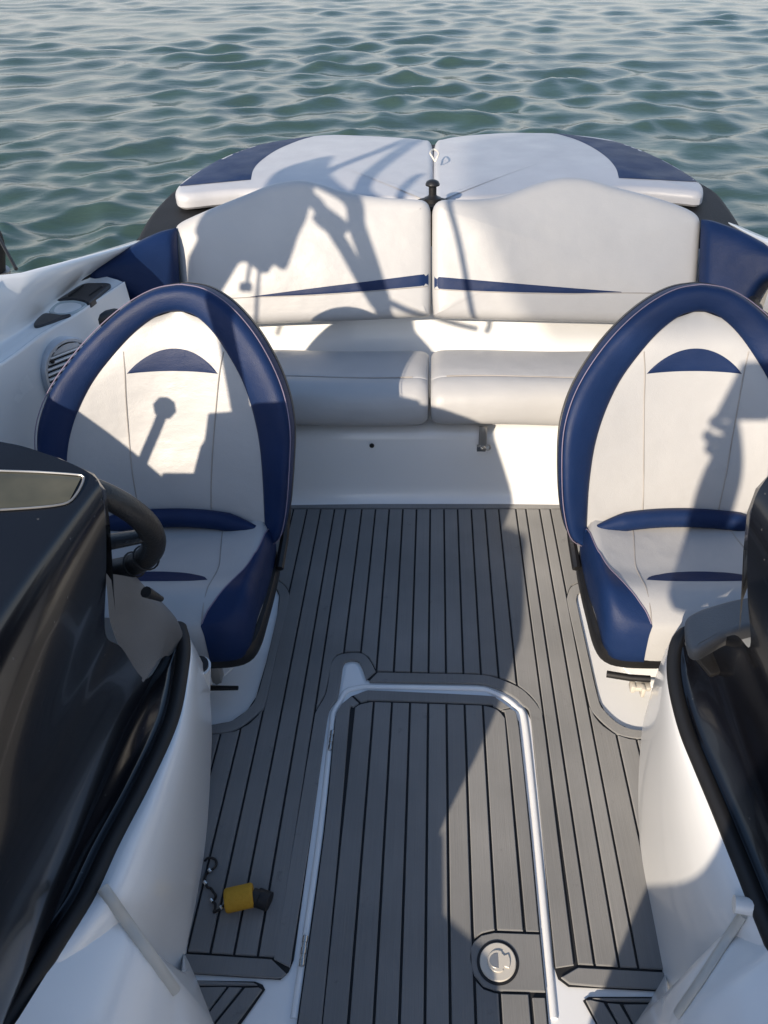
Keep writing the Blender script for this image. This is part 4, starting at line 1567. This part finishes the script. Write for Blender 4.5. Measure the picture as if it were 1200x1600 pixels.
# --- steering wheel (part of the helm console)
wc = P(92, 826, Y=1.0)
wn_ = Vector((0, math.cos(math.radians(20)), math.sin(math.radians(20))))
wx = Vector((1, 0, 0))
wy = wn_.cross(wx).normalized()
RW = 0.152
v, f = tube([wc + wx * RW * math.cos(q) + wy * RW * math.sin(q) for q in np.linspace(0, 2 * math.pi, 65)[:-1]], 0.0205, 14, closed=True)
wheel = add('steering_wheel', (v, f), M['leatherette'], conL)
for q in (-0.15, math.pi + 0.15, -math.pi / 2):
    d = wx * math.cos(q) - wy * math.sin(q)
    add('spoke', tube([wc - wn_ * 0.03 + d * 0.03, wc - wn_ * 0.02 + d * 0.08, wc + d * (RW - 0.008)], 0.017, 10, flat=0.6, rfun=lambda w: 1.25 - 0.35 * w), M['leatherette'], wheel)
add('hub', lathe([(0.05, -0.05), (0.055, -0.02), (0.045, 0.0), (0.01, 0.006)], 24, wc, wn_), M['leatherette'], wheel)
add('column', tube([wc - wn_ * 0.04, wc - wn_ * 0.22], 0.03, 14), M['plastic'], wheel)
for q, rr in ((-0.98, 0.0235), (-0.72, 0.0235)):
    c_ = wc + wx * RW * math.cos(q) - wy * RW * math.sin(q) * -1 * -1
    d = (wx * math.cos(q) - wy * math.sin(q)).normalized()
    v, f = tube([c_ + d * rr * math.cos(w) + wn_ * rr * math.sin(w) for w in np.linspace(0, 2 * math.pi, 19)[:-1]], 0.0018, 6, closed=True)
    add('cable_tie', (v, f), M['rubber'], wheel)
# throttle lever beside the wheel, on the side wall
tp = Vector((-1.01, 1.06, 0.955))
add('throttle', merge(tube([Vector((-1.10, 1.0, 0.74)), Vector((-1.06, 1.03, 0.84)), tp], 0.012, 10), lathe([(0.004, -0.028), (0.018, -0.022), (0.027, 0), (0.018, 0.022), (0.004, 0.028)], 14, tp, (0.3, 0.2, 1))), M['plastic'], conL)

# ================================================================== SMALL THINGS
# speaker on the left side wall
sc = hit(LEFT_SIDE, 103, 578, 0.0)
loc, nrm, _, _ = LEFT_SIDE.find_nearest(sc)
if nrm.dot(ray(103, 578)) > 0:
    nrm = -nrm
sn = (nrm + Vector((0.06, -0.16, 0.05))).normalized()
sc = sc + sn * 0.012
spk = thing('speaker', 'round silver speaker grille in the white side wall by the helm seat', 'speaker', sc)
SR = 0.094
add('bezel', lathe([(SR, -0.02), (SR, 0.008), (SR * 0.96, 0.014), (SR * 0.88, 0.014), (SR * 0.84, 0.008), (SR * 0.82, 0.002)], 48, sc + sn * 0.004, sn), M['silver'], spk)
add('backing', lathe([(SR * 0.83, -0.004), (SR * 0.83, 0.003), (0.001, 0.003)], 40, sc + sn * 0.004, sn), M['rubber'], spk)
sx = Vector((0, 0, 1)).cross(sn).normalized()
sy = sn.cross(sx).normalized()
ang = math.radians(-6)
s1 = (sx * math.cos(ang) + sy * math.sin(ang))
s2 = sn.cross(s1)
for k in range(-5, 6):
    yy = k * 0.0135
    hw_ = math.sqrt(max(0, (SR * 0.84) ** 2 - yy ** 2))
    c_ = sc + sn * 0.011 + s2 * yy
    add('slat', tube([c_ - s1 * hw_, c_ + s1 * hw_], 0.0046, 8), M['silver'], spk)
# upper solid segment of the grille
seg = []
for q in np.linspace(math.radians(50), math.radians(130), 20):
    seg.append(sc + sn * 0.0165 + s1 * (SR * 0.83 * math.cos(q)) + s2 * (SR * 0.83 * math.sin(q)))
c0 = [sc + sn * 0.0165 + s1 * (SR * 0.53 * t_) + s2 * (SR * 0.64) for t_ in np.linspace(1, -1, 20)]
add('cover', merge(loft([c0, seg]), loft([[p - sn * 0.012 for p in c0], c0])), M['silver'], spk)
for sgn in (-1, 1):
    add('screw', lathe([(0.006, 0.0), (0.006, 0.002), (0.001, 0.003)], 10, sc + sn * 0.0175 + s1 * (SR * 0.60 * sgn) + s2 * SR * 0.50, sn), M['rubber'], spk)

# tray inserts and cup recess on the side shelf
def shelf_piece(name, label, cat, out, mat, th, dome=0.0, group=None, e=0.004):
    p0 = hit(LEFT_SIDE, sum(a for a, b_ in out) / len(out), sum(b_ for a, b_ in out) / len(out), 0.0)
    nn = Vector((0.0, 0, 1))
    o3 = [P(a, b_, z=p0.z + th) for a, b_ in out]
    cu = Cushion(o3, Vector((p0.x, p0.y, p0.z + th)), nn, th + 0.012, e, dome, up=(0, 1, 0), N=70, smooth=3)
    t = thing(name, label, cat, p0, group)
    add('panel', (cu.v, cu.f), M[mat], t)
    return t, cu
tz, _ = shelf_piece('tray_insert', 'dark rectangular tray insert with two slots under the blue bolster', 'tray insert', [(84, 471), (104, 458), (128, 443.5), (150, 441.5), (173, 443), (160, 455), (140, 472), (131, 469), (110, 466), (96, 467.5)], 'carbon', 0.006, group='dark shelf inserts')
for (a, b_) in (((107, 462), (130, 445.5)), ((139, 461), (159, 447))):
    pz = hit(LEFT_SIDE, 130, 455, 0).z + 0.0075
    add('slot', tube([P(*a, z=pz), P(*b_, z=pz)], 0.0016, 6), M['rubber'], tz)
shelf_piece('tray_insert', 'dark triangular tray insert on the white shelf above the speaker', 'tray insert', [(52, 506), (56, 499), (66, 490), (76, 488.5), (95, 491), (111, 490), (98, 495), (76, 504), (60, 509), (54, 509)], 'carbon', 0.006, group='dark shelf inserts')
shelf_piece('cup_insert', 'pale oval cup recess between two dark tray inserts', 'cup holder', [(76, 486), (84, 476), (98, 470), (115, 468.5), (130, 471), (136, 475), (126, 482), (112, 488), (96, 490), (82, 489)], 'cup', 0.004, dome=-0.012)

# black grab recess / handle below the shelf, both sides
for px, py, sg, lab in ((160, 499, -1, 'black grab handle in the white side wall near the silver speaker'), (1186, 494, 1, 'black grab handle in the white side wall beyond the passenger seat')):
    base = P(px, py, Y=2.16 if sg < 0 else 2.2)
    t = thing('grab_handle', lab, 'handle', base, 'black grab handles')
    n0 = Vector((-sg * 0.9, -0.45, 0.15)).normalized()
    ax = Vector((0, 0, 1)).cross(n0).normalized()
    pts = [base + ax * a - n0 * d + Vector((0, 0, z)) for a, d, z in ((-0.06, 0.03, 0.014), (-0.045, 0.0, 0.008), (0, -0.012, 0.0), (0.045, 0.0, -0.01), (0.06, 0.03, -0.014))]
    add('grip', tube(cr(pts, 6), 0.022, 12, flat=1.25), M['plastic'], t)
    add('mount', lathe([(0.03, -0.01), (0.03, 0.004), (0.012, 0.008)], 16, base + ax * 0.05 - n0 * 0.035, n0), M['plastic'], t)

# tow post between the pads
pp = P(676, 309, Y=2.76)
post = thing('tow_post', 'short black mushroom topped tow post between backrests and sun pads', 'tow post', pp)
k = 0.0024
add('shaft', lathe([(0.022, -0.10), (0.022, -0.02), (0.029, -0.012), (0.029, 0.0), (0.018, 0.005), (0.0135, 0.010), (0.0135, 0.042)], 24, pp), M['plastic'], post)
add('cap', lathe([(0.013, 0.038), (0.024, 0.041), (0.025, 0.045), (0.021, 0.053), (0.012, 0.058), (0.002, 0.060)], 24, pp), M['plastic'], post)
add('base_ring', lathe([(0.03, -0.04), (0.036, -0.034), (0.03, -0.025)], 24, pp), M['chrome'], post)
add('plate', lathe([(0.06, -0.022), (0.06, -0.014), (0.03, -0.012)], 24, pp), M['rubber'], post)

# white cord loop between the pads
lp = [P(679.5, 252, z=0.825), P(675, 244.5, z=0.842), P(672.2, 239.5, z=0.85), P(674, 235.5, z=0.852), P(678, 233.5, z=0.85), P(682.5, 235.5, z=0.85), P(685.5, 240.5, z=0.848), P(683, 246, z=0.84), P(680, 252.5, z=0.825)]
loop = obj('cord_loop', mesh('cord_loop', *tube(cr(lp, 6), 0.0034, 8)), M['cord'])
tag(loop, 'small white cord loop sticking up between the two sun pads', 'cord loop')

# bracket and screw on the bench front
bt = thing('bench_bracket', 'small metal bracket with hook under the bench cushion', 'bracket', P(755, 695, Y=2.12))
pb1, pb2 = P(756, 664, Y=2.128), P(753, 696, Y=2.118)
add('rail', merge(box((pb1 + pb2) / 2 + Vector((0, -0.004, 0)), (0.026, 0.008, (pb1 - pb2).length * 1.0), None, 0.002), box((pb1 + pb2) / 2 + Vector((0.008, -0.009, 0)), (0.005, 0.006, (pb1 - pb2).length * 0.98)), box((pb1 + pb2) / 2 + Vector((-0.008, -0.009, 0)), (0.005, 0.006, (pb1 - pb2).length * 0.98))), M['alu'], bt)
add('plate', box(P(752, 700, Y=2.118), (0.03, 0.012, 0.022), None, 0.002), M['chrome'], bt)
add('bolt', lathe([(0.0065, 0), (0.0065, 0.006), (0.002, 0.008)], 10, P(752, 700, Y=2.110), (0, -1, 0)), M['chrome'], bt)
hk = P(762, 699, Y=2.115)
add('hook', tube([hk + Vector((0.009 * math.cos(q), 0, 0.010 * math.sin(q))) for q in np.linspace(-2.2, 2.2, 12)], 0.003, 8), M['alu'], bt)
sp = P(581, 696.5, Y=2.1345)
o = obj('screw', mesh('screw', *lathe([(0.008, -0.002), (0.008, 0.001), (0.0065, 0.0025), (0.004, 0.0025), (0.0035, 0.0005), (0.001, 0.0)], 18, sp, (0, -1, 0.05))), M['rubber'])
tag(o, 'small dark screw head in the white bench front', 'screw')

# yellow float with key plug and lanyard
fl = thing('key_float', 'yellow foam key float with black plug lying on the deck mat', 'key float', P(375, 1405, z=0.01))
zf = 0.036
a_, b_ = P(352, 1408, z=zf), P(396, 1398, z=zf)
ax = (b_ - a_).normalized()
add('float', tube([a_ - ax * 0.0, a_ + ax * 0.003, a_ + ax * 0.008, a_.lerp(b_, .5), b_ - ax * 0.008, b_ - ax * 0.003, b_], 0.0235, 24, rfun=lambda q: 0.90 if q in (0.0, 1.0) else 1.0), M['yellow'], fl)
p1, p2 = P(397, 1400, z=0.034), P(409, 1408, z=0.030)
add('plug_neck', tube([p1 - ax * 0.004, p1.lerp(p2, 0.6)], 0.017, 16), M['rubber'], fl)
p3, p4 = P(402, 1402, z=0.028), P(421, 1409, z=0.026)
add('plug', tube([p3, p4], 0.0185, 18), M['rubber'], fl)
# coiled lanyard
path_px = [(351, 1414), (346, 1419), (338, 1424), (334, 1425), (336, 1420), (336, 1412), (331, 1408), (336, 1404), (337, 1399), (333, 1393), (329, 1388), (324, 1386), (321, 1380), (320, 1372), (323, 1365), (328, 1361), (334, 1357), (338, 1351), (337, 1344), (331, 1340.5), (324, 1341), (320, 1345)]
pts = [P(a, b2, z=0.0145 + 0.004 * math.sin(i * 1.7)) for i, (a, b2) in enumerate(path_px)]
add('lanyard', tube(cr(pts, 6), 0.0026, 8), M['rubber'], fl)
for i in (1, 6, 12, 15):
    p = pts[i]
    add('crimp', tube([p + Vector((-0.003, 0.003, 0.001)), p + Vector((0.003, -0.003, 0.001))], 0.0034, 8), M['chrome'], fl)

# dark padded thing at the left edge, outside the gunwale
fc = P(-24, 402, Y=2.40)
fen = thing('fender', 'black fender with pale band hanging outside the gunwale at the photo edge', 'fender', fc)
add('body', tube([fc + Vector((0.02 * math.sin(q * 2), 0, 0.12 * q)) for q in np.linspace(-1, 1, 15)], 0.058, 18, rfun=lambda q: math.sqrt(max(0.02, 1 - (2 * q - 1) ** 4))), M['rubber'], fen)
add('band', tube([fc + Vector((-0.006, 0, -0.055)), fc + Vector((-0.004, 0, -0.04))], 0.063, 18), M['alu'], fen)
add('rope', tube([fc + Vector((0, 0, 0.14)), fc + Vector((0.05, -0.02, 0.2)), Vector((-1.14, fc.y - 0.35, 0.845))], 0.005, 8), M['rubber'], fen)

# CASTERS_BEGIN
# ================================================================== UNSEEN SHADOW CASTERS ROUND THE PHOTOGRAPHER
# wake tower on the helm side gunwale
TY = 0.9
tw = thing('wake_tower', 'black tube wake tower on the gunwale whose shadow crosses the backrest', 'tower', (-1.12, TY, 0.86))
def T3(L, dy=0.0):
    return [Vector((x, TY + dy, z)) for x, z in L]
add('leg', tube(cr([Vector((-1.13, 0.2, 0.86)), Vector((-1.10, 0.32, 0.98))] + T3([(-0.985, 1.36), (-1.0, 1.415), (-1.06, 1.547), (-1.12, 1.667), (-1.166, 1.768), (-1.343, 1.868), (-1.418, 1.95), (-1.481, 2.05), (-1.62, 2.323)]), 6), 0.027, 12), M['steel_tube'], tw)
add('brace', tube(cr(T3([(-1.0, 1.385), (-1.027, 1.424), (-1.123, 1.565), (-1.179, 1.639), (-1.224, 1.695), (-1.284, 1.759), (-1.5, 1.90), (-1.61, 1.98), (-1.628, 2.09), (-1.63, 2.215), (-1.663, 2.32)], 0.02), 6), 0.021, 12), M['steel_tube'], tw)
add('clamp', box((-1.20, TY + 0.01, 1.675), (0.10, 0.06, 0.06), Matrix.Rotation(0.6, 3, 'Y'), 0.01), M['plastic'], tw)
add('crossbar', tube(cr(T3([(-0.985, 1.39), (-0.967, 1.396), (-0.896, 1.364), (-0.80, 1.33), (-0.72, 1.31)], 0.01), 5), 0.011, 8), M['steel_tube'], tw)
add('stay', tube(cr(T3([(-0.689, 1.30), (-0.689, 1.358), (-0.778, 1.603), (-0.843, 1.743), (-0.88, 1.80)], 0.0), 5), 0.010, 8), M['steel_tube'], tw)
add('rack_hook', tube(cr(T3([(-1.16, 1.80), (-1.201, 1.866), (-1.258, 1.956), (-1.281, 2.009)], 0.0), 5), 0.016, 8), M['steel_tube'], tw)
# folded canopy strapped to the tower
out = [(-1.60, 1.70), (-1.576, 1.715), (-1.60, 1.612), (-1.585, 1.575), (-1.61, 1.51), (-1.60, 1.40), (-1.55, 1.38), (-1.52, 1.42), (-1.487, 1.49), (-1.466, 1.532), (-1.429, 1.518), (-1.389, 1.49), (-1.364, 1.500), (-1.359, 1.523), (-1.33, 1.504), (-1.31, 1.513), (-1.297, 1.574), (-1.289, 1.63), (-1.276, 1.676), (-1.274, 1.732), (-1.28, 1.80), (-1.40, 1.86), (-1.55, 1.95), (-1.66, 2.04), (-1.72, 2.10), (-1.77, 2.06), (-1.79, 1.97), (-1.70, 1.84)]
cu = Cushion(T3(out), Vector((-1.48, TY, 1.70)), (0, -1, 0), 0.10, 0.03, 0.03, N=140, smooth=4)
cn = thing('folded_canopy', 'dark folded canopy strapped to the wake tower', 'canopy', (-1.48, TY, 1.38))
add('bundle', (cu.v, cu.f), M['canvas'], cn)
add('strap', tube(T3([(-1.424, 1.53), (-1.426, 1.438)], 0.04), 0.006, 6), M['rubber'], cn)
add('buckle', box((-1.428, TY + 0.04, 1.435), (0.035, 0.02, 0.025)), M['plastic'], cn)
add('strap', tube(T3([(-1.391, 1.52), (-1.388, 1.44), (-1.385, 1.33), (-1.40, 1.27)], 0.04), 0.006, 6), M['rubber'], cn)
# unseen pod added on the helm hood to shade the left seat
rows = []
for x, zt in ((-0.66, 0.97), (-0.70, 1.045), (-0.76, 1.06), (-0.84, 1.055), (-0.91, 1.03), (-0.955, 1.0), (-0.985, 0.93), (-0.99, 0.86)):
    rows.append([Vector((x, 0.865, 0.80)), Vector((x, 0.885, zt - 0.01)), Vector((x, 0.90, zt)), Vector((x, 0.915, zt - 0.01)), Vector((x, 0.93, 0.80))])
add('shade_pod', loft(rows), M['plastic'], conL)

# tinted side of the walk-through windscreen, on the bow side of the helm console
ws = [(-0.47, 0.40), (-0.475, 0.50), (-0.49, 0.62), (-0.52, 0.72), (-0.56, 0.81), (-0.68, 0.96), (-0.76, 1.03), (-1.08, 1.06), (-1.09, 0.80), (-0.80, 0.55)]
cu = Cushion([Vector((x, 0.0, z)) for x, z in ws], Vector((-0.75, 0.0, 0.8)), (0, -1, 0), 0.02, 0.006, 0.0, N=100, smooth=4, c3=(-0.72, 0, 0.78))
add('windscreen', (cu.v, cu.f), M['black_gel'], conL)
bs = [(-1.0, 0.50), (-0.52, 0.50), (-0.47, 0.47), (-0.44, 0.43), (-0.40, 0.41), (-0.31, 0.38), (-0.24, 0.36), (-0.20, 0.31), (-0.19, 0.18), (-0.20, 0.0), (-1.0, 0.0)]  # outline follows the shade edge wanted on the floor; seat added as its caster
bt_ = thing('bow_seat_caster', 'unseen white bow seat, added and shaped to shade the floor by the walkway', 'seat', (-0.6, -0.3, 0))
cu = Cushion([Vector((x, 0.0, z)) for x, z in bs], Vector((-0.6, 0.0, 0.25)), (0, 1, 0), 0.7, 0.02, 0.0, N=120, smooth=3)
add('cushion', (cu.v, cu.f), M['white_vinyl'], bt_)

def shade_net():
    m = bpy.data.materials.new('shade_net')
    m.use_nodes = True
    nt = m.node_tree
    nt.nodes.clear()
    o_ = nt.nodes.new('ShaderNodeOutputMaterial')
    t_ = nt.nodes.new('ShaderNodeBsdfTransparent')
    d_ = nt.nodes.new('ShaderNodeBsdfDiffuse')
    d_.inputs[0].default_value = (0.03, 0.04, 0.05, 1)
    x_ = nt.nodes.new('ShaderNodeMixShader')
    x_.inputs[0].default_value = 0.30  # mostly clear, so the added awning gives only partial shade
    nt.links.new(t_.outputs[0], x_.inputs[1])
    nt.links.new(d_.outputs[0], x_.inputs[2])
    nt.links.new(x_.outputs[0], o_.inputs[0])
    return m


M['net'] = shade_net()
# quay block carrying an unseen awning, added to shade the right backrest
qy = thing('quay', 'grey stone quay behind the bow', 'quay', (0, -8, WZ))
add('block', box((0, -9.2, -0.3), (24, 10, 1.9), None, 0.05), plain('quay_stone', (0.30, 0.28, 0.25), 0.85, bump=(6, 0.5)), qy)
aw = thing('added_awning', 'unseen shade net awning on poles, added to dim the sun on the right backrest', 'awning', (-3, -4.6, 0.65))
AY = -4.4
k_ = (AY - 0.4)
ox, oz = k_ * math.tan(SUN_AZ), -k_ * math.tan(SUN_EL) / math.cos(SUN_AZ)
pol = [(-0.72, 1.52), (-0.97, 1.92), (-1.25, 2.15), (-1.63, 2.55), (-1.2, 2.75), (-0.5, 2.6), (0.25, 2.1), (0.35, 1.50)]
pv = [Vector((x + ox, AY, z + oz)) for x, z in pol]
n_ = len(pv)
v = pv + [p + Vector((0, 0.04, 0)) for p in pv]
f = [tuple(range(n_)), tuple(range(2 * n_ - 1, n_ - 1, -1))] + [(i, i + n_, (i + 1) % n_ + n_, (i + 1) % n_) for i in range(n_)]
add('canvas', (v, f), M['net'], aw)
for x in (-2.7, 1.4):
    add('pole', tube([Vector((x + ox, AY - 0.06, 0.62)), Vector((x + ox, AY - 0.06, oz + 2.85))], 0.035, 10), M['steel_tube'], aw)
add('beam', tube([Vector((-2.7 + ox, AY - 0.06, oz + 2.80)), Vector((1.4 + ox, AY - 0.06, oz + 2.80))], 0.03, 10), M['steel_tube'], aw)
for x in (-1.2, -0.5):
    add('hanger', tube([Vector((x + ox, AY, oz + 2.55)), Vector((x + ox, AY - 0.05, oz + 2.80))], 0.01, 6), M['steel_tube'], aw)


# the photographer: standing in the walkway just behind the lens
def skin_body(name, joints, bones, mat, parent, sub=2):
    me = bpy.data.meshes.new(name)
    me.from_pydata([Vector(j[0]) for j in joints], bones, [])
    o = obj(name, me, mat, parent)
    sm = o.modifiers.new('skin', 'SKIN')
    for i, j in enumerate(joints):
        r_ = j[1] if isinstance(j[1], tuple) else (j[1], j[1])
        me.skin_vertices[0].data[i].radius = r_
    me.skin_vertices[0].data[0].use_root = True
    ss = o.modifiers.new('sub', 'SUBSURF')
    ss.levels = sub
    ss.render_levels = sub
    return o


PX, PY = 0.13, -0.30
per = thing('person', 'person standing in the walkway holding up a phone with both hands', 'person', (PX, PY, 0.0))
J = [((PX, PY, 0.93), (.155, .11)), ((PX, PY, 1.08), (.14, .10)), ((PX - .01, PY, 1.26), (.165, .11)), ((PX - .02, PY + .01, 1.40), (.12, .085)), ((PX - .04, PY + .02, 1.48), .052), ((PX - .06, PY + .03, 1.56), .075), ((PX - .07, PY + .03, 1.65), .09), ((PX - .07, PY + .02, 1.71), .07),
     ((PX - .20, PY + .02, 1.38), .058), ((-0.22, -0.20, 1.12), .055), ((-0.19, -0.12, 1.32), .055), ((-0.165, -0.095, 1.48), .05),
     ((PX + .17, PY + .02, 1.38), .058), ((PX + .26, PY + .06, 1.16), .047), ((0.16, -0.10, 1.40), .034), ((0.10, -0.07, 1.53), .038),
     ((PX - .09, PY, .82), .095), ((PX - .19, PY + .05, .50), .062), ((PX - .31, PY - .01, .10), .043), ((PX - .33, PY + .10, .035), .035),
     ((PX + .09, PY, .82), .095), ((PX + .10, PY + .03, .47), .062), ((PX + .10, PY - .01, .10), .043), ((PX + .10, PY + .10, .035), .035)]
Bn = [(0, 1), (1, 2), (2, 3), (3, 4), (4, 5), (5, 6), (6, 7), (3, 8), (8, 9), (9, 10), (10, 11), (3, 12), (12, 13), (13, 14), (14, 15), (0, 16), (16, 17), (17, 18), (18, 19), (0, 20), (20, 21), (21, 22), (22, 23)]
fn = len(J)
for i_, (fx, fz) in enumerate(((-0.205, 1.535), (-0.225, 1.50), (-0.23, 1.46), (-0.215, 1.425))):
    J += [((-0.185, -0.085, fz), .016), ((fx, -0.06, fz + 0.004), .013), ((fx + 0.02, -0.035, fz + 0.004), .011)]
    k_ = fn + 3 * i_
    Bn += [(11, k_), (k_, k_ + 1), (k_ + 1, k_ + 2)]
skin_body('body', J, Bn, M['skin'], per)
v, f = lathe([(0.03, 0.10), (0.08, 0.075), (0.102, 0.03), (0.105, -0.02), (0.10, -0.07), (0.085, -0.10)], 20, (PX - .075, PY + .01, 1.68), (0, -0.25, 1))
add('hair', (v, f), M['hair'], per)
ph_ = thing('phone', 'black phone held up in front of the person', 'phone', (-0.06, -0.035, 1.57))
add('case', box((-0.13, -0.045, 1.585), (0.14, 0.009, 0.20), Matrix.Rotation(0.3, 3, 'X'), 0.004), M['plastic'], ph_)
# CASTERS_END
